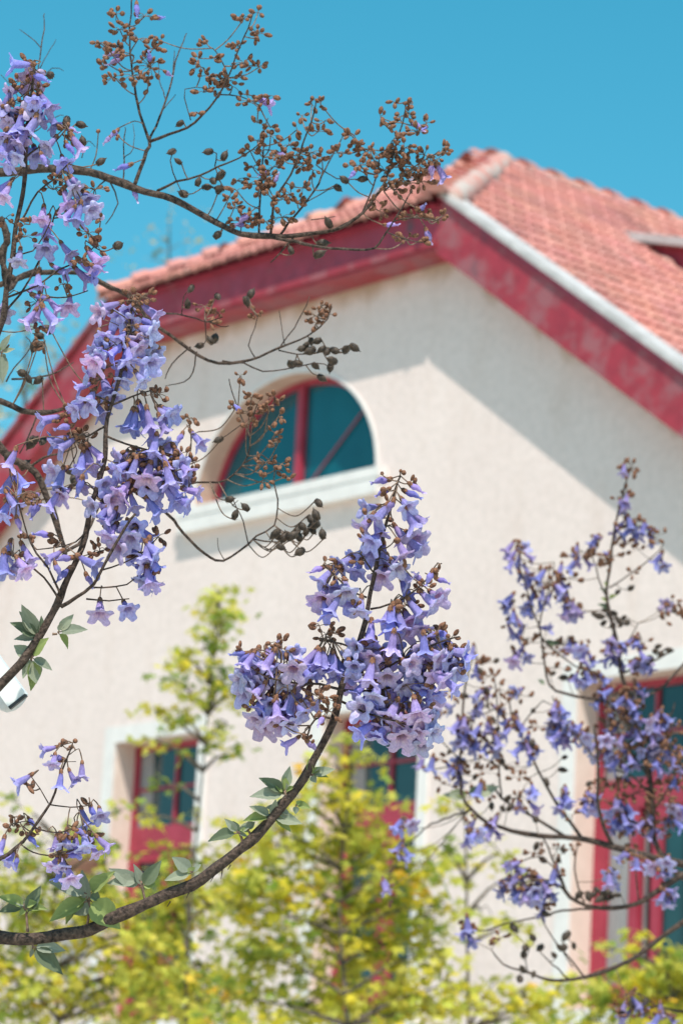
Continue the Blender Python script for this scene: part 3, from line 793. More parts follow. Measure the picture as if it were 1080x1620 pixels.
def trunk(tree, base, top, r0, r1, joins):
    'trunk outside the frame with the limbs that feed the branches seen in it'
    mb = MB(); b = Vector(base); t = Vector(top)
    P = [b + (t - b) * k + Vector((noise.noise(Vector((k * 3, 1, 0))), noise.noise(Vector((k * 3, 5, 0))), 0)) * .12 * k for k in (0, .15, .35, .55, .75, 1)]
    R = [r0 * 1.35, r0, r0 * .9, r0 * .75, r0 * .55, r1]
    Q, S = spline(P, R, .08); mb.tube(Q, S, 16, 0, rough=.12)
    for p, r in joins:
        p = Vector(p); q = min(Q, key=lambda v: abs(v.z - (p.z - .45 * (v - p).length * .8)))
        m = q.lerp(p, .55) + Vector((0, 0, -.06))
        Q2, S2 = spline([q, m, p], [r * 2.2, r * 1.5, r], .05); mb.tube(Q2, S2, 10, 0, rough=.1)
    mb.build('trunk', [M_BARK], tree.root, True)

# ---- left tree: its trunk stands outside the frame, the branches reach in from the left
LT = Tree('paulownia_tree', 'blossoming tree reaching in from the left with sharp lavender flower panicles and seed pods', (PX(-620, 1500, 5.6).x, PX(-620, 1500, 5.6).y, 0), 'flowering trees')
B1 = Branch(LT, 5.0, 'brown branch curving up to the large sharp central flower panicle')
B1.limb([(-70,1488,13),(0,1487,12.5),(60,1483,12),(130,1471,11.5),(200,1447,11),(260,1419,10.5),(320,1389,10),(380,1345,9.5),(430,1296,9),(470,1245,8.2),(502,1190,7.5),(525,1140,6.5),(540,1090,5.6),(560,1040,4.5),(575,985,4),(590,925,3.4),(602,870,3),(613,820,2.4),(624,775,1.8),(633,752,1.4)])
B1.limb([(540,1092),(505,1083),(470,1080),(425,1072)], 2.6, 1.4, 0, -.03)
B1.limb([(542,1093),(590,1092),(640,1080),(690,1055)], 2.6, 1.4, 0, .02)
B1.limb([(545,1075),(600,1060),(660,1030),(705,1012),(724,1008)], 2.2, 1.2, 0, -.03)
B1.limb([(536,1110),(580,1128),(625,1140)], 2.2, 1.4, 0, -.04)
B1.limb([(560,1027),(538,1018),(512,1012)], 2.0, 1.4)
B1.limb([(585,962),(620,955),(655,935),(690,902),(698,893)], 2.0, 1.0, 0, -.02)
B1.limb([(590,905),(577,886),(570,878)], 1.6, 1.2)
B1.limb([(580,945),(558,936),(530,912),(512,897)], 1.8, 1.2, 0, -.02)
B1.limb([(528,1140),(505,1135),(488,1150),(485,1176)], 2.0, 1.4, 0, -.02)
for a in [('b',596,765,-1,.35),('b',662,778,.8,.75),('b',601,784,-1,.35),('b',655,786,1,.4),('o',578,806,-.8,.35),('o',645,804,.3,.7),('b',616,809,-.4,.7),('t',664,826,.7,.8),('t',650,830,.15,1),
  ('o',576,836,-.6,.5),('t',600,842,.05,1),('o',585,862,-.6,.4),('o',634,848,.3,.55),('o',656,856,.55,.5),('o',636,874,.15,.8),('o',660,870,.5,.7),('t',606,882,0,1),('o',564,908,-.3,.7),('o',558,884,-.6,.5),
  ('o',604,914,0,.75),('o',630,902,.2,.7),('o',644,918,.5,.7),('o',612,893,-.2,.6),('o',600,822,-.3,.6),('o',590,880,-.3,.7),('t',642,938,.4,.8),
  ('b',496,906,-1,.45),('o',540,896,-.5,.5),('o',512,922,-.5,.4),('o',548,940,0,.75),('t',515,970,.1,1),('t',504,955,-.5,.8),('o',510,948,-.4,.7),('t',527,964,-.2,1),('o',569,968,.1,.7),('o',553,960,-.3,.7),('o',530,935,-.1,.8),
  ('b',704,923,.7,.6),('b',678,920,-.3,.9),('o',682,955,.5,.8),('o',692,946,.8,.5),('t',612,982,-.4,.9),('t',622,980,-.1,1),('t',634,992,.1,1),('o',648,984,.3,.8),('t',660,972,.6,.7),('o',664,994,.3,.8),('o',640,1000,0,.9),('t',616,992,-.2,1)]:
    B1.flower(*a, zoff=U(-.03, .03))
for a in [(605,752,1,2,2),(633,748,2,4,3),(649,765,3,6,5),(612,775,4,9,6),(604,815,4,8,10),(513,890,4,9,8),(528,898,5,14,6),(560,960,3,6,4),(692,903,4,10,7),(672,928,7,18,7),(640,958,6,26,7),(600,853,5,8,8)]: B1.buds(*a)
for i in range(11): B1.flower('t', 488 + i * 6.5 + U(-3, 3), 1058 + U(-10, 14), (i - 6) * .09, 1, U(0, .35), U(-.03, .03), PX(518 + U(-12, 12), 1010 + U(-4, 6), 5.0 + U(-.01, .01)))
B1.buds(516, 1004, 12, 22, 10); B1.buds(505, 990, 4, 18, 4)
B1.blob(440, 1092, 56, 56, 18, 8, 14, -.12); B1.blob(410, 1065, 26, 28, 7, 3, 6, -.3); B1.blob(440, 1132, 36, 28, 9, 2, 4)
B1.buds(384, 1030, 4, 7, 7); B1.buds(440, 1018, 7, 14, 8); B1.buds(452, 1030, 5, 10, 8)
for a in [('b',374,1037,-1,.2),('b',385,1046,-.8,.5),('t',455,1180,-.9,.5),('b',497,1186,.6,.8),('o',380,1080,-.8,.4)]: B1.flower(*a)
B1.buds(487, 1172, 5, 8, 6); B1.buds(505, 1105, 14, 26, 20); B1.buds(520, 1125, 14, 18, 22); B1.buds(400, 1118, 6, 12, 14)
B1.blob(630, 1080, 78, 58, 22, 8, 16, .05); B1.blob(690, 1060, 44, 46, 10, 6, 14, .25); B1.blob(620, 1138, 58, 34, 12, 3, 6); B1.blob(665, 1158, 22, 26, 6, 2, 3); B1.blob(582, 1030, 20, 20, 3, 1, 6, -.1)
for a in [('o',596,1150,-.1,.9),('o',602,1166,0,.9),('o',634,1176,0,.9),('t',735,1042,.8,.6),('o',716,1060,.6,.5),('b',703,1010,.5,.9),('t',696,1030,.5,.9)]: B1.flower(*a)
for x, y in [(470,1075),(430,1110),(455,1100),(415,1090),(480,1110),(445,1145),(600,1075),(640,1060),(660,1095),(620,1110),(690,1080),(600,1140),(655,1140),(590,1050),(680,1120),(566,890),(575,850),(640,900),(620,860),(585,815),(640,960),(535,915)]: B1.buds(x, y, 2, 8, 6, -.02)
B1.buds(692, 998, 6, 12, 6); B1.buds(712, 1012, 5, 9, 8); B1.buds(720, 1035, 6, 12, 9)
for (bx, by, tx, ty, stem), tips in [((46,1476,41,1432,1), [(0,1414,10),(21,1424,10),(59,1426,14),(64,1401,8),(-4,1441,12),(31,1447,10),(76,1436,9)]),
  ((136,1464,142,1410,1), [(111,1446,36),(179,1376,22),(129,1376,17),(80,1392,24),(191,1467,38),(100,1459,14),(80,1451,11),(160,1424,16)]),
  ((230,1429,222,1392,1), [(173,1373,12),(255,1361,10),(170,1395,9),(246,1396,18),(213,1366,11)]),
  ((310,1386,304,1380,0), [(273,1355,20),(261,1393,12),(299,1372,14),(318,1367,10),(285,1390,8)]),
  ((50,1488,52,1500,1), [(105,1501,16),(101,1538,10),(48,1516,4)]),
  ((385,1334,376,1316,1), [(355,1295,11),(368,1299,13),(328,1328,13),(402,1299,8),(392,1323,7),(384,1306,9)]),
  ((428,1302,430,1290,1), [(385,1295,14),(394,1276,14),(436,1263,13),(430,1297,20),(478,1305,11),(462,1315,11),(455,1300,8)]),
  ((456,1267,450,1250,1), [(396,1257,12),(411,1229,13),(459,1212,9),(468,1243,5),(434,1237,13),(446,1234,14),(425,1245,9),(440,1252,10),(450,1226,8)]),
  ((464,1272,468,1274,0), [(492,1277,12),(468,1288,9),(477,1266,7)]),
  ((488,1232,492,1226,0), [(531,1218,11),(500,1238,10),(488,1201,7),(510,1212,8),(520,1228,9)]),
  ((446,1284,440,1278,0), [(420,1278,10),(452,1296,9),(446,1262,9),(460,1290,9)]), ((400,1324,392,1312,1), [(380,1312,9),(404,1300,9),(396,1296,8)])]:
    if stem: B1.limb([(bx, by), ((bx + tx) / 2 + 1, (by + ty) / 2), (tx, ty)], 2.6, 1.8, mat=1)
    for x, y, w in tips:
        k = U(0, .35) if stem else 0; B1.leaf(tx + (bx - tx) * k, ty + (by - ty) * k, x, y, w)
for x, y in [(340,1385),(352,1378),(300,1412),(270,1428),(365,1370)]:      # torn bark shreds under the branch
    B1.spur(PX(x, y - 2, 5), PX(x - U(2, 7), y + U(6, 14), 5), .0012, .0004, None, 0)
for _ in range(46):                                                          # lenticels and scars
    q = random.choice(B1.pts[:150]); B1.mb.lathe([(-.001, .0004), (0, .0016), (.0012, .0006)], q + (up * U(-.3, 1) - fw + rt * U(-.6, .6)).normalized() * .0088, up - fw, 6, 1)
B1.done()

B2 = Branch(LT, 5.08, 'upright branch on the left carrying a tall lavender flower panicle', 1)
B2.limb([(-90,1165,10.5),(-40,1122,9.5),(10,1072,8.5),(45,1035,8),(78,985,7),(100,930,6),(125,880,5),(145,800,4.4),(160,740,4),(172,660,3.4),(188,600,3),(200,540,2.4),(209,486,1.8)])
B2.limb([(98,960),(125,945),(150,925),(172,880),(195,835),(212,808)], 3.6, 2, 0, -.05)
B2.limb([(97,945),(75,900),(50,860),(30,790)], 2.2, 1.2, 0, -.03); B2.limb([(95,952),(68,915),(40,890),(20,878)], 2.2, 1.2)
B2.limb([(168,690),(200,704),(235,713),(270,718)], 2.2, 1.2); B2.limb([(150,772),(200,768),(250,750),(285,740)], 2.2, 1.2, 0, -.03)
B2.limb([(170,675),(145,690),(118,700)], 2, 1.2); B2.limb([(180,640),(150,626),(112,640)], 2, 1.2, 0, -.02); B2.limb([(178,640),(210,628),(240,620)], 2, 1.2)
B2.limb([(140,948),(175,950),(205,948)], 1.6, 1); B2.limb([(150,930),(200,925),(235,890)], 1.6, 1); B2.limb([(160,905),(195,890),(220,875)], 1.6, 1)
B2.limb([(135,845),(120,860),(90,868),(60,870)], 1.6, 1); B2.limb([(180,860),(170,870),(140,880),(100,890)], 1.3, .8)
for a in [('o',190,540,-.3,.5),('o',205,512,-.2,.6),('o',188,505,-.5,.5),('o',160,550,-.7,.4),('o',152,575,-.7,.5),('o',215,545,.2,.7),('o',238,535,.4,.8),('t',243,500,.6,.7),('b',236,515,.7,.5),('t',170,488,-.9,.5),('o',245,560,.4,.7),('o',235,580,.2,.9),('o',195,585,0,.8),
  ('o',225,605,.2,.8),('o',150,560,-.5,.6),('o',140,595,-.8,.4),('t',180,560,-.5,.7),('o',172,535,-.3,.6),('o',205,570,.1,.7),('o',170,620,0,.8),('o',140,640,-.2,.8),('o',120,650,-.5,.6),('t',128,615,-.9,.3),('t',160,655,.3,.9),('o',180,632,.3,.7),
  ('t',204,672,-.1,1),('t',214,675,.05,1),('t',240,690,.25,1),('t',228,662,.1,1),('o',262,660,.6,.6),('t',258,680,.5,.9),('t',235,672,0,1),('o',275,658,.8,.4),
  ('t',72,668,-1,.4),('b',95,680,-.9,.4),('b',108,655,-.7,.3),('t',88,700,-.9,.4),('t',100,710,-.8,.5),('t',155,722,.6,.8),('o',140,735,.1,.9),('t',128,738,-.1,1),('t',95,765,-.2,1),('o',100,785,-.5,.6),('o',85,750,-.7,.5),('t',82,800,-.6,.7),('b',128,775,0,1),('t',130,770,.2,1),
  ('o',158,970,-.1,.85),('o',203,968,.4,.75),('b',92,908,.1,.9),('b',142,925,.3,.9),('b',95,888,-1,.3),('t',80,885,-.8,.5),('b',60,848,-1,.1),('b',98,915,-.5,.7),('t',145,895,.6,.5),('b',55,815,-.2,1),
  ('t',18,735,-.3,1),('t',12,775,-.4,.9),('t',22,800,.3,.9),('o',5,815,-.5,.7),('b',30,835,.2,1),('o',22,905,-.3,.9),('t',12,880,-.4,.9),('o',38,900,.4,.8),('t',45,885,.3,.8),('t',5,900,-.2,1),('t',32,765,.5,.7)]:
    B2.flower(*a, zoff=U(-.035, .035))
B2.blob(196, 545, 48, 60, 8, 2, 16); B2.blob(212, 738, 36, 24, 7, 1, 8); B2.blob(252, 745, 44, 40, 6, 8, 14, .2); B2.blob(285, 772, 26, 34, 3, 5, 6, .5); B2.blob(222, 785, 30, 28, 4, 3, 8)
B2.blob(215, 862, 36, 30, 8, 1, 4); B2.blob(236, 905, 22, 24, 1, 6, 5); B2.blob(163, 800, 20, 36, 6, 1, 2); B2.blob(185, 835, 18, 20, 2, 2, 3)
for a in [(210,468,10,16,10),(225,470,6,20,8),(222,520,8,8,24),(160,600,7,14,8),(250,625,10,22,9),(130,690,12,20,12),(105,660,9,16,16),(120,700,10,18,9),(240,770,10,30,10),(285,720,8,18,8),(250,850,10,14,12),(225,885,12,24,8),(305,730,5,8,8),(95,860,5,12,5),(46,850,7,14,5),(160,640,6,12,6),(150,872,4,10,12),(20,880,5,14,5),(148,880,3,5,5),(158,868,4,10,10)]: B2.buds(*a)
for (bx, by, tx, ty), tips in [((70,995,62,1008), [(19,983,14),(22,1010,9),(68,975,12),(36,955,16),(50,1000,10),(30,968,12)]), ((84,1000,92,1000), [(139,994,18),(110,1026,9),(117,972,10),(100,985,8)]),
  ((54,1035,50,1040), [(22,1022,20),(75,1008,22),(57,1082,24),(84,1059,15),(38,1074,15),(52,1094,11),(30,1048,12)])]:
    B2.limb([(bx, by), ((bx + tx) / 2, (by + ty) / 2), (tx, ty)], 2.4, 1.8, mat=1)
    for x, y, w in tips: B2.leaf(tx, ty, x, y, w)
B2.done()

B3 = Branch(LT, 5.15, 'thin upright branch with pale flowers at the upper left edge', 2)
B3.limb([(-110,760,8),(-40,640,6.5),(0,525,5.2),(12,460,4.8),(22,400,4.4),(30,340,4),(38,280,3.5),(45,200,2.8),(52,130,2.2),(55,96,1.6)])
B3.limb([(32,345),(62,305),(90,285),(110,262)], 2, 1.2); B3.limb([(10,492),(35,465),(62,410),(80,360),(88,335)], 2.2, 1.2, 0, .05); B3.limb([(15,470),(60,452),(95,425),(125,412),(150,390)], 2, 1, 0, .03)
B3.limb([(42,250),(62,235),(90,225),(105,205)], 1.8, 1); B3.limb([(40,262),(20,230),(0,215)], 1.8, 1); B3.limb([(22,400),(50,395),(80,345)], 1.6, 1); B3.limb([(80,470),(110,470),(140,460)], 1.4, 1); B3.limb([(46,190),(62,175),(75,160)], 1.5, 1)
for a in [('t',26,104,-1,.1),('o',50,125,-.2,.6),('b',68,127,.8,.5),('o',18,148,-.8,.5),('t',76,170,.3,.9),('t',84,196,.5,.8),('o',50,206,-.1,.8),('o',28,250,-.3,.8),('t',10,235,-.5,.9),('o',78,232,-.3,.8),('o',102,262,.1,.9),('t',125,236,.6,.7),('b',112,240,.5,.7),('b',118,210,.9,.4),
  ('o',40,172,-.3,.8),('o',14,190,-.6,.5),('t',32,205,-.2,1),('t',20,215,-.4,1),('o',55,165,.1,.8),('o',60,250,.2,.7),('o',5,175,-.6,.5),('o',15,262,-.2,.9),('t',40,230,.1,1),('o',30,225,-.2,.8),('b',70,258,.2,1),('o',2,245,-.5,.8),('t',66,190,.3,1),
  ('o',68,348,-.1,.8),('t',76,368,.1,1),('o',72,398,-.1,.85),('t',108,402,.6,.8),('o',30,414,0,.9),('o',60,452,-.1,.85),('t',100,432,.7,.6),('o',152,414,.3,.7),('t',145,430,.6,.7),('t',135,444,.6,.8),('o',108,320,.2,.7),('t',124,345,-.1,1),('o',147,335,.5,.7),('t',106,345,-.5,.9),('o',140,318,.3,.6),
  ('o',5,495,-.2,.8),('t',82,508,.4,.9),('b',70,475,.8,.3),('t',45,510,-.6,.8),('o',110,485,0,.9),('t',88,490,.5,.8),('t',58,500,-.5,.8),('o',8,310,-.4,.8),('t',5,300,-.5,.6),('o',118,300,.3,.5),('b',122,292,.5,.5),('b',160,430,.7,.3)]:
    B3.flower(*a, zoff=U(-.03, .03))
B3.blob(30, 205, 32, 48, 2, 2, 8)
for a in [(42,98,5,7,6),(55,118,6,12,6),(34,130,6,12,8),(62,140,5,8,8),(40,165,9,18,8),(22,190,8,16,8),(36,200,8,14,8),(108,205,5,9,5),(110,222,4,8,5),(95,285,7,14,8),(125,310,8,14,8),(150,300,9,18,8),(110,335,8,16,12),(155,390,7,12,8),(130,415,6,10,7),(100,450,6,12,8),(60,480,9,16,14),(55,520,6,14,6),(85,300,8,20,12),(140,370,9,14,10),(160,345,5,12,6),(48,355,5,12,8),(10,345,6,16,10),(40,375,8,14,8)]: B3.buds(*a)
for x, y in [(105,193),(130,198),(131,221),(80,119),(161,255),(188,388)]: B3.pod(x, y)
B3.limb([(0,560),(8,552),(14,545)], 2, 1.5, mat=1)
for x, y, w in [(16,528,7),(26,553,6),(8,572,10),(10,592,11),(-8,545,9),(6,605,9)]: B3.leaf(2, 558, x, y, w)
B3.done()

B4 = Branch(LT, 5.75, 'long bare arching branch against the sky with brown buds and dry pods', 3, bs=1.06)
B4.limb([(-90,272,9.5),(0,273,8.6),(60,268,8.2),(120,270,7.8),(170,285,7.2),(215,300,6.8),(260,311,6.3),(300,330,6),(340,352,5.6),(380,371,5.1),(421,374,4.4),(491,371,3.4),(537,358,3),(572,334,2.6),(593,309,2.3),(608,291,2),(622,246,1.6),(636,193,1.2),(639,161,.9)])
B4.limb([(415,374),(463,383),(509,392),(560,395),(593,393),(607,372),(632,330),(650,300)], 3.2, 1, 0, -.1)
B4.limb([(212,299),(229,238),(235,222),(219,166),(212,123),(207,57),(205,-20)], 3.6, 1, 0, .1)
B4.limb([(235,222),(256,178),(276,109),(286,80),(294,52)], 2.2, .8, .03, .25); B4.limb([(276,109),(275,80)], 1, .6, .2, .25); B4.limb([(256,178),(278,150)], 1, .6, .15, .2); B4.limb([(262,160),(252,120),(250,95)], 1, .6, .15, .3)
B4.limb([(235,222),(265,210),(294,201),(319,184),(342,158),(360,126),(374,89),(394,43),(401,18)], 2.8, .9, .03, -.1); B4.limb([(362,122),(345,85),(335,75)], 1.2, .8); B4.limb([(345,150),(380,152),(410,165)], 1.2, .8); B4.limb([(300,190),(290,142),(330,140)], 1, .6)
B4.limb([(250,304),(279,290),(314,278),(342,264),(377,250),(400,236),(412,226)], 2.4, 1, 0, -.1); B4.limb([(279,290),(268,255),(274,238)], 1.2, .8); B4.limb([(342,264),(345,245),(330,238)], 1.2, .8); B4.limb([(279,290),(290,310)], 1, .7)
B4.limb([(425,372),(435,316),(460,277),(481,228),(495,182),(498,160)], 2.4, .9, 0, -.1); B4.limb([(440,372),(481,323),(509,281),(527,249),(548,207)], 2.2, .8, 0, .15); B4.limb([(408,372),(412,316),(416,263),(419,203),(423,188)], 2, .8, 0, .12)
B4.limb([(500,262),(535,283),(575,283)], 1.1, .8, .1, .1); B4.limb([(480,324),(520,300),(535,298)], 1.1, .8, .1, .1); B4.limb([(490,350),(530,343)], 1, .7); B4.limb([(460,378),(440,400),(425,415)], 2, .9); B4.limb([(572,334),(600,262),(575,235),(560,215)], 1.6, .8, 0, .05); B4.limb([(608,300),(660,262),(695,240)], 1.5, .8, 0, -.05)
B4.limb([(620,350),(650,345),(690,348)], 1.2, .8, -.08, -.1); B4.limb([(612,368),(640,380),(665,384)], 1.2, .8, -.08, -.1); B4.limb([(195,292),(197,230),(198,205)], 1.4, .8, 0, .2); B4.limb([(165,284),(150,300),(145,330)], 1.4, .8); B4.limb([(175,287),(190,320),(170,352)], 1.6, .8)
B4.limb([(30,270),(50,210),(58,150),(66,60),(72,20)], 2, .7, .1, .4); B4.limb([(64,75),(45,55),(35,45)], .9, .5, .35, .4); B4.limb([(60,130),(85,105),(102,108)], .9, .5, .3, .35); B4.limb([(52,190),(20,140),(0,118)], 1, .5, .2, .3); B4.limb([(60,120),(75,85),(88,62)], .9, .5, .3, .4); B4.limb([(50,210),(90,185),(102,182)], 1, .5, .2, .3); B4.limb([(130,250),(138,225),(150,235)], 1, .5, .1, .2); B4.limb([(197,250),(212,235),(210,200)], .9, .5, .1, .2)
for a in [(184,24,8,12,9),(229,26,7,13,9),(190,47,7,20,6),(219,62,9,28,8),(255,65,6,9,8),(159,68,4,9,4),(163,78,7,9,8),(183,75,5,9,6),(178,87,9,16,8),(173,103,6,16,7),(182,123,9,20,9),(242,78,7,14,6),(238,107,18,22,17),(210,120,9,18,10),(235,136,3,6,6),(328,70,6,10,6),(314,92,4,6,6),(318,106,11,13,11),(337,92,4,8,4),(330,122,6,16,5),(385,31,7,12,8),(408,21,4,6,7),(408,55,10,12,14),(377,72,8,18,7),(385,100,7,14,9),(410,106,9,18,7),(360,126,15,28,11),(368,137,9,18,8),(395,162,11,22,11),(427,152,3,7,4),(322,146,4,10,4),(342,155,3,7,5),(311,178,3,6,4),(156,207,1,2,2),(184,212,4,8,5),
  (407,223,7,14,6),(396,239,9,14,7),(428,202,4,9,4),(407,195,3,7,6),(428,216,5,12,6),(477,184,4,7,5),(493,166,5,7,8),(507,165,5,6,8),(512,193,4,8,6),(502,209,7,16,7),(470,205,3,5,7),(456,230,7,11,8),(446,249,10,18,8),(467,246,13,18,10),(481,260,11,18,9),(495,270,5,7,7),(491,242,9,18,8),(509,249,5,9,7),(534,242,9,16,8),(375,286,7,13,7),(375,302,4,12,5),(416,284,16,22,15),(424,295,9,14,8),(432,265,7,15,6),(363,312,5,6,10),(370,330,8,9,9),(389,344,14,17,13),(382,351,7,20,8),(428,312,5,10,6),(446,316,7,12,8),(460,309,8,10,10),(479,297,6,10,9),(470,320,5,8,8),(446,344,12,20,9),(421,351,6,9,8),(410,300,8,12,10),(400,265,6,10,8),
  (558,217,6,9,6),(565,232,8,13,6),(586,239,13,22,9),(569,263,10,14,8),(556,261,3,8,4),(608,270,15,20,14),(622,221,9,12,9),(602,186,5,6,9),(609,198,6,14,5),(623,163,3,8,4),(653,163,4,8,4),(632,186,5,10,5),(646,180,4,7,8),(660,209,10,16,9),(674,196,4,6,6),(639,235,9,14,9),(629,242,11,16,8),(615,249,9,16,8),(639,263,16,26,12),(657,267,16,26,11),(671,246,9,14,9),(699,239,9,10,9),(692,253,6,10,8),(664,288,14,22,11),(646,291,9,16,11),(615,288,9,16,9),(593,316,7,12,9),(600,334,6,16,8),(657,344,15,28,9),(670,334,6,14,6),(689,351,5,11,6),(699,342,4,6,5),(643,379,9,20,7),(660,383,5,14,6),(685,268,7,16,8),(600,250,7,16,8),(625,300,8,16,9)]: B4.buds(*a)
for x, y in [(284,196),(282,255),(272,240),(329,240),(355,247),(349,277),(338,287),(328,296),(347,299),(314,287),(289,306),(535,298),(543,283),(574,283),(520,353),(347,298),(345,371),(130,300),(120,320),(460,395),(510,385),(505,402)]: B4.pod(x, y, k=U(.8, 1.15))
for a in [('b',216,20,0,1),('t',424,166,.9,.5),('b',178,102,-.8,.5),('b',175,90,-1,.3),('b',192,268,-.7,.5),('b',178,218,-.6,.8),('b',683,277,.3,.8),('t',699,280,.5,.8),('b',624,358,.8,.2),('b',678,380,.3,1),('b',450,250,.8,.4),('b',662,205,.6,.7),('b',382,352,-.8,.5),('b',215,315,.3,.8)]: B4.flower(*a)
B4.done()

B5 = Branch(LT, 6.0, 'dark bare twigs with dry brown pods in front of the cream gable', 4)
B5.limb([(-110,470,6),(-30,455,5.5),(18,445,5.2),(39,437,5),(82,429,4.6),(112,429,4.2),(143,437,4),(173,453,3.8),(200,466,3.6),(225,490,3.3),(255,522,3.1),(300,552,2.8),(345,574,2.5),(395,569,2.1),(440,550,1.8),(485,530,1.4),(515,505,1.1),(522,482,.8)])
B5.limb([(440,551),(472,505),(488,470)], 1.3, .7); B5.limb([(405,567),(394,545),(404,515),(408,498)], 1.2, .7); B5.limb([(350,574),(385,577),(415,590),(450,585),(495,575),(520,582)], 1.5, .9, 0, -.05); B5.limb([(440,552),(470,560),(500,560),(520,556)], 1.2, .8); B5.limb([(450,545),(440,490)], .9, .6)
B5.limb([(205,468),(230,490),(250,496),(280,497),(310,502),(330,507),(350,500)], 2, .9, 0, -.1); B5.limb([(330,507),(348,517),(360,515)], 1, .7, -.1, -.1); B5.limb([(325,505),(325,540),(315,552)], 1.1, .8); B5.limb([(288,498),(290,470),(300,458)], 1, .7); B5.limb([(300,552),(272,575),(262,600)], 1.4, .8, 0, .1); B5.limb([(310,560),(300,600),(262,612)], 1.3, .8, 0, .1)
for a in [(500,500,9,18,8),(507,485,7,10,10),(325,485,9,24,9),(405,497,6,12,6),(520,498,6,12,8),(500,513,6,10,6),(330,510,6,14,7),(345,495,5,10,6)]: B5.buds(*a)
for x, y in [(483,547),(500,540),(490,555),(517,557),(530,555),(522,582),(510,599),(500,580),(475,552),(470,575),(460,576),(508,553),(525,570),(302,457),(397,465),(332,537),(315,547),(297,480),(345,470),(560,550),(547,553),(492,541),(390,478),(340,535)]: B5.pod(x, y, k=U(.85, 1.15))
B5.done()

B6 = Branch(LT, 5.6, 'gnarled dark branch behind the left panicle with curling pod twigs', 5)
B6.limb([(-110,620,11),(-30,678,8.5),(0,706,7.6),(18,726,7.2),(46,741,6.8),(67,762,6.4),(76,787,5.8),(86,820,5),(98,854,4.2),(103,874,3.6),(90,882,3),(70,880,2.4)])
B6.limb([(-60,640,6),(0,634,5.4),(35,648,5),(70,654,4.6),(95,652,3.6),(125,640,2.4),(150,622,1.8)]); B6.limb([(60,655),(45,690),(30,715)], 1.6, 1); B6.limb([(46,741),(70,722),(92,718),(120,705)], 2.6, 1.2); B6.limb([(102,872),(130,850),(160,790),(200,770),(250,800),(275,823)], 3, 2.6, 0, .15)
B6.limb([(275,823),(287,842),(310,865),(332,880),(355,884),(395,860),(407,847),(435,830),(442,790),(435,760),(438,735)], 2.8, .9, .15, .2); B6.limb([(402,852),(440,857),(470,843)], 1.4, .9, .18, .2); B6.limb([(395,858),(387,825),(378,805),(372,790)], 1.2, .8, .18, .2); B6.limb([(370,800),(380,790)], .8, .6, .2, .2); B6.limb([(358,884),(348,868),(346,850)], 1, .5, .2, .2)
B6.limb([(250,780),(310,765),(345,762),(370,748),(392,720),(394,690),(382,660),(367,620),(364,598)], 2, .9, .1, .2); B6.limb([(385,733),(415,720),(435,736),(450,745)], 1.3, .8, .18, .2); B6.limb([(394,690),(420,650),(425,620)], 1, .6, .2, .2); B6.limb([(388,670),(360,690),(345,696)], 1, .7, .2, .2); B6.limb([(290,740),(295,720),(303,690),(298,660)], 1.2, .7, .1, .2); B6.limb([(300,690),(312,685)], .8, .7, .15, .15)
B6.limb([(66,428),(30,440),(10,460),(8,400),(14,370)], 5, 4, .3, .2); B6.limb([(0,345),(8,360),(12,385),(4,400),(10,425),(25,440)], 7, 5, .1, .1); B6.limb([(20,600),(60,595),(90,585),(115,570)], 1.8, .9, .3, .35); B6.limb([(12,605),(25,580),(50,545),(40,530)], 1.4, .8, .3, .3)
for a in [(372,647,5,8,7),(407,640,8,16,9),(435,630,7,12,8),(390,670,7,14,8),(440,660,6,11,8),(435,687,5,9,7),(420,732,8,18,8),(445,735,6,10,9),(450,755,5,10,6),(417,760,5,10,7),(380,595,4,8,6),(300,662,7,12,7),(402,655,8,20,10),(425,645,7,16,8),(398,630,7,14,8),(440,700,5,10,8),(30,780,14,20,16),(20,800,10,18,14),(70,545,6,20,7),(45,790,7,10,12)]: B6.buds(*a)
for x, y in [(365,790),(387,801),(372,815),(440,850),(455,847),(470,840),(480,835),(495,840),(492,822),(500,815),(504,796),(472,847),(485,840),(510,844),(445,866),(474,873),(435,845),(448,852),(462,848),(497,830),(345,696),(50,700),(58,695),(68,698),(40,735),(55,546),(66,545),(46,600),(35,590),(60,602),(25,760),(15,720),(110,745),(118,760),(60,530),(75,520)]: B6.pod(x, y, k=U(.85, 1.2))
for a in [('b',284,700,-.2,1),('t',315,700,.5,.9),('b',320,705,.8,.4),('b',55,790,-.6,.8),('b',50,810,-.6,.8),('b',85,800,-.3,.9)]: B6.flower(*a, zoff=.15)
B6.done()

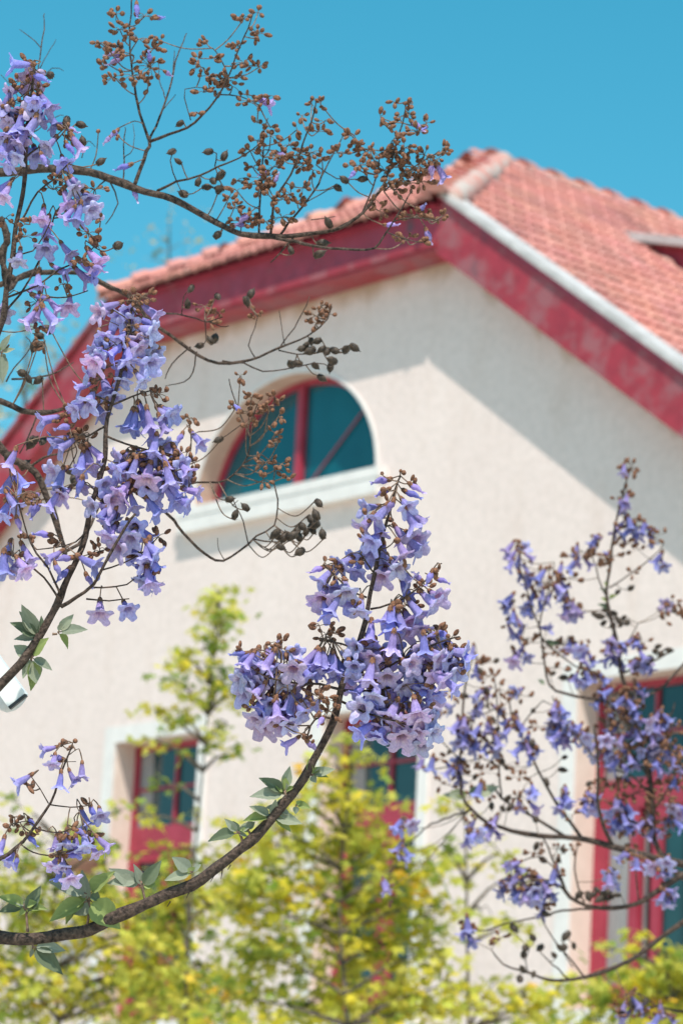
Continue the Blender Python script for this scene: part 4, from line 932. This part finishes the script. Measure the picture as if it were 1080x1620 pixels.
B7 = Branch(LT, 4.95, 'small sparse blue panicle at the lower left edge', 1.5, .8, .25)
B7.limb([(-90,1400,5),(-40,1378,4.3),(0,1360,3.6),(25,1345,3.1),(50,1315,2.6),(78,1272,2.1),(92,1240,1.8),(105,1200,1.4),(113,1174,.9)])
B7.limb([(76,1273),(62,1250),(49,1231)], 1.1, .8); B7.limb([(80,1275),(100,1278),(122,1277),(144,1273)], 1.3, .9); B7.limb([(122,1277),(126,1285)], .8, .7); B7.limb([(54,1311),(73,1318),(95,1318),(110,1312)], 1.6, 1, 0, -.03); B7.limb([(38,1341),(52,1351),(73,1355),(95,1350)], 1.6, 1, 0, -.02); B7.limb([(56,1308),(40,1300),(22,1305)], 1.2, .8); B7.limb([(108,1193),(118,1186),(124,1184)], .9, .6); B7.limb([(102,1205),(120,1204)], .8, .6)
for a in [('t',72,1188,-1,.3),('o',85,1210,-.2,.85),('t',97,1240,-.2,.95),('t',116,1236,.5,.8),('t',130,1226,.2,1),('t',32,1240,-.8,.6),('t',134,1300,.35,.9),('o',160,1292,.4,.75),('b',146,1290,.2,1),('o',88,1340,-.2,.8),('t',120,1345,.15,1),('o',152,1352,.35,.8),('t',168,1340,.8,.6),('b',120,1357,1,.4),('o',84,1372,-.2,.9),('o',100,1374,.1,.9),('o',112,1390,.2,.9),('t',95,1388,-.2,1),('o',135,1340,.3,.7),('t',140,1330,.8,.4),('o',28,1368,0,1),('b',52,1305,.6,.8),('b',52,1333,.4,.9),('t',2,1346,-.3,1),('o',14,1366,-.5,.7),('b',130,1320,.5,.4),('o',105,1335,-.1,.9)]: B7.flower(*a, zoff=U(-.02, .02))
for a in [(43,1242,2,5,4),(53,1250,2,4,3),(115,1178,3,6,6),(100,1180,4,7,5),(107,1202,2,4,3),(110,1316,7,16,6),(100,1330,6,12,8),(145,1325,5,10,6),(20,1306,5,10,6),(38,1308,6,10,8),(24,1293,3,8,4),(62,1320,3,6,4),(95,1352,7,14,7),(140,1273,3,8,4)]: B7.buds(*a)
B7.done()
tb = LT.base
trunk(LT, tb, (tb[0] - .1, tb[1] + .2, 5.2), .13, .05, [(PX(-70,1488,5.0), .013), (PX(-90,1165,5.08), .011), (PX(-110,760,5.15), .009), (PX(-90,272,5.75), .012), (PX(-110,470,6.0), .008), (PX(-110,620,5.6), .013), (PX(-60,640,5.6), .008), (PX(-90,1400,4.95), .006)])
LT.finish(None)

# ---- right tree, farther off; its trunk stands outside the frame to the right
RT = Tree('paulownia_tree', 'out of focus blossoming tree reaching in from the right before the right window', (PX(1750, 1500, 9.5).x, PX(1750, 1500, 9.5).y, 0), 'flowering trees')
R1 = Branch(RT, 8.9, 'blurred branch forking across the right window with blue flowers', 0, 1.2, .4, .27, 1.42)
R1.limb([(1180,1392,9),(1130,1382,8.2),(1080,1368,7.4),(1040,1360,6.8),(1000,1350,6.3),(960,1338,5.8),(925,1327,5.2),(890,1324,4.4),(850,1322,3.9),(810,1315,3.5),(770,1300,3.1),(745,1280,2.9),(730,1255,2.7),(727,1225,2.4),(728,1180,2.2),(731,1130,1.9),(738,1080,1.6),(748,1040,1.1)])
R1.limb([(920,1325),(900,1300),(870,1260),(850,1220),(835,1180),(815,1150),(800,1090)], 3.2, 1.2, 0, .1); R1.limb([(890,1322),(840,1290),(790,1262),(775,1240)], 3, 1.8, 0, .15); R1.limb([(790,1262),(790,1200),(785,1130),(778,1060)], 1.8, 1, .1, .1)
R1.limb([(968,1340),(948,1295),(945,1233),(946,1195),(940,1150)], 3.6, 1.6, 0, -.1); R1.limb([(815,1160),(860,1110),(885,1130)], 1.3, .8, .1, .1); R1.limb([(945,1200),(910,1165),(885,1140),(875,1105)], 1.5, .8, -.1, .0); R1.limb([(730,1200),(700,1170),(690,1140)], 1.4, .8); R1.limb([(728,1210),(690,1215),(668,1218)], 1.2, .7)
R1.limb([(745,1280),(715,1292),(680,1305),(650,1330),(625,1370),(608,1412)], 2, .9, 0, 1.6); R1.limb([(838,1288),(820,1265),(805,1262)], 1.2, .8, .1, .1); R1.limb([(730,1140),(765,1130),(790,1120)], 1.2, .8)
R1.blob(735, 1165, 20, 20, 3, 8, 4); R1.blob(768, 1175, 24, 22, 3, 8, 8); R1.blob(725, 1222, 18, 14, 2, 3, 4); R1.blob(695, 1125, 16, 14, 3, 2, 3); R1.blob(690, 1215, 26, 14, 1, 3, 4); R1.blob(748, 1048, 18, 18, 0, 4, 8); R1.blob(770, 1120, 24, 26, 1, 5, 14); R1.blob(820, 1105, 16, 14, 1, 3, 6); R1.blob(812, 1155, 16, 14, 0, 5, 5); R1.blob(832, 1188, 16, 16, 1, 4, 4)
R1.blob(884, 1135, 15, 16, 2, 6, 3); R1.blob(898, 1166, 32, 16, 6, 8, 2, -.3); R1.blob(760, 1258, 18, 16, 4, 1, 6, zr=.25); R1.blob(832, 1268, 20, 18, 5, 1, 4, zr=.25); R1.blob(893, 1268, 12, 16, 1, 4, 2); R1.blob(932, 1272, 15, 12, 2, 2, 4); R1.blob(745, 1315, 12, 20, 4, 2, 4, zr=.3); R1.blob(780, 1310, 12, 16, 1, 3, 4)
R1.blob(640, 1312, 14, 10, 1, 3, 5, zr=.1); R1.blob(634, 1355, 12, 10, 1, 2, 2, zr=.1); R1.blob(610, 1412, 10, 14, 1, 2, 2, zr=.1)
for a in [(775,1070,9,16,10),(760,1200,14,38,14),(800,1210,8,20,14),(790,1090,8,20,10),(720,1100,8,16,10),(700,1240,6,20,8),(850,1150,5,12,8),(760,1225,8,28,10),(690,1100,8,20,8),(800,1130,8,20,12),(820,1230,7,16,8),(905,1290,4,12,6)]: R1.buds(*a)
for x, y in [(893,1198),(889,1218),(794,1206),(800,1214),(786,1154),(843,1124),(802,1264),(777,1276),(795,1280),(806,1278),(864,1237),(847,1296),(760,1062),(785,1045),(770,1092),(735,1100),(780,1140),(710,1190),(752,1228),(840,1175),(930,1240)]: R1.pod(x, y, k=U(.9, 1.3))
for x, y, w in [(790,1246,8),(762,1240,7),(700,1258,10),(712,1250,8)]: R1.leaf(740, 1262, x, y, w)
R1.done()

R2 = Branch(RT, 9.2, 'tall blurred flower stem above the right window', 1, 1.2, .4, .32, 1.48)
R2.limb([(1160,1420,6),(1075,1385,5),(1040,1340,4.4),(1030,1260,4.2),(1015,1180,4),(998,1117,3.8),(985,1072,3.6),(975,1023,3.2),(965,980,3),(960,933,2.6),(969,855,2.1),(976,817,1.7),(988,766,1.3),(996,738,1)])
R2.limb([(1002,1130),(960,1112),(925,1104),(893,1097),(868,1082),(860,1050),(854,999),(836,957),(827,918),(820,885)], 3, 1.1, 0, -.15); R2.limb([(856,1010),(868,1023),(893,1042),(913,1058),(945,1066)], 2, 1, -.1, -.1); R2.limb([(850,990),(862,950),(872,915),(876,890)], 1.6, .9, -.1, -.1)
R2.limb([(962,950),(945,915),(935,880),(905,870)], 1.6, .8); R2.limb([(968,860),(1000,838),(1030,836)], 1.6, .8); R2.limb([(962,930),(1000,905),(1030,885),(1050,860)], 1.5, .8); R2.limb([(978,1040),(1000,1000),(1010,985)], 1.4, .8); R2.limb([(983,1066),(1020,1050),(1050,1032),(1064,1028)], 2, 1.2); R2.limb([(998,1117),(1040,1090),(1080,1048),(1120,1010)], 2.6, 2, 0, .2); R2.limb([(1015,1180),(1050,1140),(1065,1108)], 2, 1)
R2.limb([(1150,1000),(1100,975),(1065,968),(1050,965)], 3, 1, .1, .1); R2.limb([(1030,1260),(1000,1230),(960,1215)], 2, 1.2); R2.limb([(1032,1280),(1060,1240),(1075,1200)], 2, 1.2); R2.limb([(1025,1230),(990,1180),(970,1130)], 2, 1.2); R2.limb([(1035,1310),(1000,1300),(975,1285)], 2, 1.2)
R2.blob(994, 744, 14, 12, 1, 3, 9); R2.blob(990, 786, 12, 8, 0, 3, 4); R2.blob(985, 812, 7, 8, 0, 2, 2); R2.blob(1000, 838, 28, 12, 1, 9, 12); R2.blob(1034, 850, 14, 12, 1, 3, 6); R2.blob(942, 862, 8, 14, 2, 1, 2); R2.blob(985, 862, 12, 6, 0, 3, 3); R2.blob(915, 886, 26, 13, 2, 5, 12); R2.blob(955, 891, 12, 8, 0, 2, 5); R2.blob(1044, 896, 8, 8, 1, 1, 2)
R2.blob(967, 1030, 14, 16, 4, 1, 4); R2.blob(1008, 1022, 16, 10, 0, 4, 5); R2.blob(1012, 1056, 18, 15, 5, 2, 5); R2.blob(980, 1050, 30, 14, 0, 2, 5); R2.blob(1060, 970, 16, 15, 2, 4, 8)
R2.blob(820, 888, 20, 24, 4, 5, 3); R2.blob(866, 925, 32, 28, 2, 13, 18); R2.blob(900, 962, 16, 14, 4, 3, 4); R2.blob(840, 960, 14, 12, 4, 1, 3); R2.blob(804, 958, 6, 8, 0, 2, 1); R2.blob(812, 990, 14, 12, 1, 4, 2); R2.blob(830, 1012, 12, 12, 3, 1, 2); R2.blob(822, 1040, 14, 12, 2, 1, 6); R2.blob(862, 1000, 8, 8, 1, 0, 1); R2.blob(900, 1022, 24, 10, 3, 1, 8); R2.blob(925, 1046, 12, 9, 1, 3, 2); R2.blob(932, 1076, 26, 9, 1, 5, 5); R2.blob(885, 1060, 20, 8, 0, 0, 8); R2.blob(950, 1080, 8, 8, 0, 1, 1)
R2.blob(966, 1110, 24, 18, 5, 1, 12); R2.blob(1000, 1100, 16, 14, 1, 4, 8); R2.blob(950, 1190, 24, 18, 6, 1, 8); R2.blob(988, 1122, 24, 18, 6, 1, 8); R2.blob(1000, 1160, 38, 38, 2, 10, 22); R2.blob(994, 1186, 18, 22, 6, 1, 5); R2.blob(1030, 1180, 22, 28, 8, 2, 8); R2.blob(1052, 1200, 28, 24, 2, 6, 16); R2.blob(1040, 1142, 16, 12, 0, 4, 10); R2.blob(1060, 1220, 22, 24, 1, 4, 14); R2.blob(985, 1210, 24, 14, 2, 4, 8)
R2.blob(980, 1296, 18, 24, 2, 9, 6); R2.blob(990, 1322, 14, 10, 3, 1, 3); R2.blob(1040, 1310, 30, 18, 2, 6, 12); R2.blob(1070, 1290, 16, 16, 2, 3, 6)
for a in [(960,1245,16,28,14),(1005,1255,20,30,18),(1040,1265,18,30,18),(1060,1250,14,24,20),(955,1265,8,16,8),(975,1240,12,24,10),(1030,1290,10,24,12),(985,1145,12,26,14),(1040,1165,12,24,12),(955,1150,8,12,14),(1070,1160,10,18,14),(1000,905,4,12,8),(950,885,6,14,10),(1010,870,5,14,8),(970,880,5,14,8),(900,915,8,18,10),(880,1030,8,22,8),(1062,952,6,10,6),(1055,1240,10,22,8)]: R2.buds(*a)
for x, y in [(978,935),(998,930),(955,965),(962,972),(970,970),(978,982),(985,978),(948,975),(955,985),(968,990),(980,990),(990,985),(1035,1030),(1045,1034),(1056,1028),(1030,1042),(1042,1022),(1022,1050),(875,1065),(905,1070),(890,1072),(940,972)]: R2.pod(x, y, k=U(1, 1.5))
for x, y, w in [(948,930,7),(950,945,8),(975,940,7),(955,920,6),(945,955,8),(858,1030,7),(872,1012,8),(885,1015,7),(850,1075,7)]: R2.leaf(962 if x > 900 else 862, y + 8, x, y, w)
R2.done()

R3 = Branch(RT, 8.7, 'blurred lower branch with clustered dry pods and blue flowers', 2, 1.2, .4, .2, 1.32)
R3.limb([(1180,1370,7),(1120,1376,6.2),(1080,1384,5.6),(1049,1404,5),(1010,1428,4.4),(971,1436,4),(940,1436,3.6),(913,1424,3.2),(893,1408,2.8),(878,1373,2.2),(866,1342,1.6),(858,1325,1.2)])
R3.limb([(928,1434),(914,1395),(909,1358),(918,1330)], 1.8, 1.1, 0, .1); R3.limb([(893,1408),(870,1395),(840,1395),(815,1402)], 2, 1.1, 0, -.05); R3.limb([(878,1373),(850,1355),(825,1360)], 1.5, .9); R3.limb([(1010,1428),(1005,1395),(1003,1375)], 1.6, 1); R3.limb([(1049,1404),(1060,1420)], 1.4, 1)
R3.limb([(940,1436),(893,1440),(862,1451),(816,1459),(765,1471),(738,1468)], 2.2, 1.1, .1, .4)
R3.limb([(1200,1395,6),(1130,1432,5.2),(1080,1459,4.6),(1030,1494,4),(991,1521,3.7),(956,1537,3.4),(925,1546,3.1),(893,1552,2.8),(870,1551,2.4),(835,1541,2),(796,1525,1.5),(777,1502,1)])
R3.limb([(925,1546),(893,1510),(870,1482),(854,1452)], 1.8, .9); R3.limb([(901,1551),(880,1532),(866,1521),(850,1505)], 1.6, .9); R3.limb([(905,1530),(885,1500),(900,1485)], 1, .7); R3.limb([(835,1541),(830,1520),(838,1500)], 1, .7); R3.limb([(1180,1580),(1090,1600),(1040,1595),(1000,1600)], 3, 1.5, .1, .1); R3.limb([(1040,1595),(1010,1570),(990,1572)], 1.4, .8, .1, .1)
R3.blob(832, 1408, 44, 18, 4, 18, 8); R3.blob(815, 1372, 14, 10, 1, 2, 3); R3.blob(880, 1386, 10, 10, 0, 3, 3); R3.blob(1004, 1368, 26, 16, 5, 1, 8, zr=.2); R3.blob(965, 1390, 15, 10, 3, 0, 2, zr=.2); R3.blob(1046, 1374, 14, 12, 2, 4, 4); R3.blob(1056, 1420, 18, 12, 4, 2, 2); R3.blob(740, 1475, 14, 16, 1, 4, 8); R3.blob(1005, 1606, 26, 16, 0, 5, 12); R3.blob(1048, 1612, 18, 10, 0, 3, 6); R3.blob(862, 1440, 12, 10, 0, 1, 5)
for a in [(850,1350,9,24,10),(905,1340,5,14,8),(790,1485,7,14,8),(880,1345,5,16,8),(830,1385,9,20,8),(800,1395,6,14,10),(990,1575,7,20,10),(870,1425,5,10,8)]: R3.buds(*a)
for x, y in [(842,1483),(830,1500),(853,1500),(875,1510),(895,1480),(890,1500),(907,1497),(884,1498),(826,1533),(843,1542),(822,1550),(862,1446),(944,1408),(952,1415),(960,1412),(968,1418),(938,1415),(975,1416),(948,1422),(958,1422),(930,1418),(915,1416),(884,1362),(858,1360),(890,1345),(848,1338),(812,1468),(828,1508),(1000,1590),(1020,1585),(980,1600)]: R3.pod(x, y, k=U(1, 1.45))
R3.done()
tb = RT.base
trunk(RT, tb, (tb[0] + .1, tb[1] + .2, 5.6), .14, .06, [(PX(1180,1392,8.9), .0145), (PX(1160,1420,9.2), .010), (PX(1150,1000,9.3), .005), (PX(1180,1370,8.7), .011), (PX(1200,1395,8.7), .010), (PX(1180,1580,8.8), .005), (PX(1120,1010,9.4), .0034)])
RT.finish(None)

# ------------------------------------------------------------------ young maples between the trees and the house
STAR = [(0, 0)]
for k in range(5):
    a = math.radians(90 + (k - 2) * 52); ln = (.62, .9, 1.0, .9, .62)[k]
    a0 = a - math.radians(26); STAR += [(.42 * math.cos(a0), .42 * math.sin(a0)), (.72 * ln * math.cos(a - .17), .72 * ln * math.sin(a - .17)), (ln * math.cos(a), ln * math.sin(a)), (.72 * ln * math.cos(a + .17), .72 * ln * math.sin(a + .17))]
STAR += [(.42 * math.cos(math.radians(90 + 130)), .42 * math.sin(math.radians(90 + 130)))]
SN = len(STAR)
def maple(label, tx, d, top, clumps, size=.066, spread=.8, group='young maples in front of the house', name='maple_tree', tone=(1, 1, 1), dens=1.08, tr=.020):
    'tx: picture x of the trunk foot; clumps: (x, y, rx, ry, leaves) picture ellipses, given real depth around the trunk'
    b = PX(tx, 1620, d); base = Vector((b.x, b.y, 0)); t = PX(*top, d)
    root = thing(name, base, label, 'tree', group)
    tb = MB(); P = [base + (t - base) * k + Vector((U(-1, 1), U(-1, 1), 0)) * .10 * math.sin(k * 3.1) for k in (0, .2, .4, .6, .8, 1)]
    Q, S = spline(P, [tr * 1.3, tr, tr * .85, tr * .65, tr * .4, .006], .15); tb.tube(Q, S, 9, 0, rough=.12)
    LV, LF, LC, no = [], [], [], 0
    sc = d / F_PX
    for (x, y, rx, ry, n) in clumps:
        zo = U(-1, 1) * min(rx, 120) * sc * .7; c = PX(x, y, d + zo)
        q = min(Q, key=lambda v: (v - c).length + .9 * max(0, v.z - c.z + .15))
        m = q.lerp(c, .55) + Vector((0, 0, .03)); L, R_ = spline([q, m, c], [.013, .008, .004], .1); tb.tube(L, R_, 6, 0)
        n = int(n * dens); k = max(2, n // 7)
        for _ in range(k):                                         # flat sprays of leaves on thin twigs
            a, r = U(0, 6.28), math.sqrt(rnd()); z = U(-1, 1)
            e = c + rt * (math.cos(a) * rx * r * sc) - up * (math.sin(a) * ry * r * sc) + fw * (z * min(rx, 110) * sc * .8)
            if rnd() < .6: L, R_ = spline([c, c.lerp(e, .5) + Vector((0, 0, .04)), e], [.004, .003, .002], .12); tb.tube(L, R_, 4, 0, cap=False)
            tl = U(0, 1); age = (1.0, 1.0, 1.0) if tl < .62 else ((1.16, 1.04, .6) if tl < .86 else (.46, .62, .6))
            if rnd() < .02: age = (1.3, .85, .5)
            for _ in range(int(n / k * U(.6, 1.4)) + 1):
                p = e + Vector((rnd() - .5, rnd() - .5, (rnd() - .5) * .45)) * (.34 * spread)
                nn = Vector((U(-.7, .7), U(-.7, .7), U(.25, 1))).normalized(); xx = nn.orthogonal().normalized(); yy = nn.cross(xx); w = U(0, 6.28)
                X = xx * math.cos(w) + yy * math.sin(w); Y = nn.cross(X); sz = size * U(.6, 1.15)
                V = [p + (X * u + Y * v) * sz + nn * (-.22 * sz * (u * u + v * v)) for u, v in STAR]
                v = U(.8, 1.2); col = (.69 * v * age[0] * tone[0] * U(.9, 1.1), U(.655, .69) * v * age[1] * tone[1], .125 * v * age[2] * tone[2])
                LV += V; LF += [(no, no+i, no+i+1) for i in range(1, SN - 1)]; LC += [col] * SN; no += SN
    tb.build('trunk', [M_TRUNK], root, True)
    cm = MB(); cm.add(LV, LF, 0, LC); cm.build('crown', [M_MAPLE], root)
    return root
maple('slender maple rising highest against the cream wall beside the left window', 300, 18.5, (347, 935),
  [(345,945,22,20,26),(340,968,26,20,40),(352,990,30,20,44),(345,1010,26,10,14),(290,1040,40,22,40),(320,1030,20,10,10),(330,1065,30,18,26),(270,1075,24,14,14),(370,1100,26,26,36),(300,1100,40,22,36),(250,1135,32,14,22),(290,1140,26,16,22),(360,1145,30,22,26),(245,1172,20,14,18),(285,1195,12,12,7),(360,1195,26,14,26),(350,1085,30,20,26),(262,1240,20,8,7),(225,1290,20,16,12),(310,1285,26,10,8),(300,1345,50,24,26),(255,1385,30,20,16),(330,1380,60,50,90),(290,1400,50,40,60),(330,1440,60,50,90),(230,1500,60,50,90),(280,1450,70,60,130),(320,1530,80,60,160),(300,1590,80,50,120)], size=.056, spread=.6, dens=1.15, tr=.013)
maple('broad yellow green maple low at the left corner below the small blue panicle', 95, 19.0, (95, 1330),
  [(40,1300,26,20,14),(30,1275,20,14,8),(30,1370,60,40,70),(110,1390,50,30,40),(30,1430,60,40,90),(100,1450,60,40,90),(40,1500,60,40,100),(30,1560,50,50,110),(110,1590,60,40,70),(150,1400,34,40,44),(165,1345,26,30,24),(190,1285,20,12,8),(190,1480,50,40,90),(240,1450,40,30,50),(180,1560,40,50,60),(20,1600,50,30,60),(130,1330,50,26,30),(60,1340,50,30,40),(150,1450,60,40,80),(80,1540,70,50,110),(0,1440,40,60,60),(150,1610,80,30,80),(-40,1520,60,90,90),(240,1480,50,40,70),(250,1570,50,50,90),(210,1540,50,40,60),(300,1520,50,50,80),(330,1600,50,40,70),(180,1430,50,30,40)])
maple('largest yellow green maple spreading in front of the middle window', 545, 17.5, (560, 1185),
  [(548,1185,22,16,14),(570,1195,20,14,12),(540,1225,40,26,44),(505,1230,30,30,20),(590,1265,24,22,16),(520,1275,60,30,80),(470,1275,40,24,28),(450,1320,50,40,80),(540,1330,60,36,120),(400,1330,40,40,60),(610,1340,40,30,50),(640,1370,50,36,80),(680,1360,40,30,40),(540,1400,70,40,150),(440,1400,60,40,120),(620,1430,60,40,110),(380,1440,50,50,120),(690,1430,40,50,70),(500,1470,80,40,170),(600,1500,60,40,90),(430,1520,70,40,150),(550,1550,60,50,150),(660,1510,50,50,100),(640,1580,50,40,110),(380,1580,60,50,130),(480,1600,70,40,130),(700,1560,30,50,50),(590,1610,60,30,90),(715,1600,26,30,30)])
maple('small sparse maple sprays under the bare right twigs', 790, 18.0, (735, 1270),
  [(722,1278,22,12,20),(700,1340,20,24,14),(735,1390,16,30,12),(790,1350,30,20,10),(760,1440,40,10,12),(820,1470,40,18,12),(770,1570,50,20,22),(830,1580,50,22,34),(880,1575,40,24,40),(740,1600,40,20,26),(840,1610,60,20,44),(800,1390,30,20,10)], spread=.8, dens=1.3)
maple('bright yellow green maple low at the right corner in front of the right window', 1050, 17.0, (1050, 1500),
  [(1050,1515,30,16,22),(1020,1495,24,10,10),(950,1500,26,10,9),(1060,1545,30,24,50),(1000,1560,50,26,70),(1060,1585,40,40,100),(970,1590,40,30,70),(1010,1610,60,24,90),(1090,1560,50,50,110),(930,1610,40,16,30),(1110,1610,60,40,90)])
# thin-leaved trees far behind the house
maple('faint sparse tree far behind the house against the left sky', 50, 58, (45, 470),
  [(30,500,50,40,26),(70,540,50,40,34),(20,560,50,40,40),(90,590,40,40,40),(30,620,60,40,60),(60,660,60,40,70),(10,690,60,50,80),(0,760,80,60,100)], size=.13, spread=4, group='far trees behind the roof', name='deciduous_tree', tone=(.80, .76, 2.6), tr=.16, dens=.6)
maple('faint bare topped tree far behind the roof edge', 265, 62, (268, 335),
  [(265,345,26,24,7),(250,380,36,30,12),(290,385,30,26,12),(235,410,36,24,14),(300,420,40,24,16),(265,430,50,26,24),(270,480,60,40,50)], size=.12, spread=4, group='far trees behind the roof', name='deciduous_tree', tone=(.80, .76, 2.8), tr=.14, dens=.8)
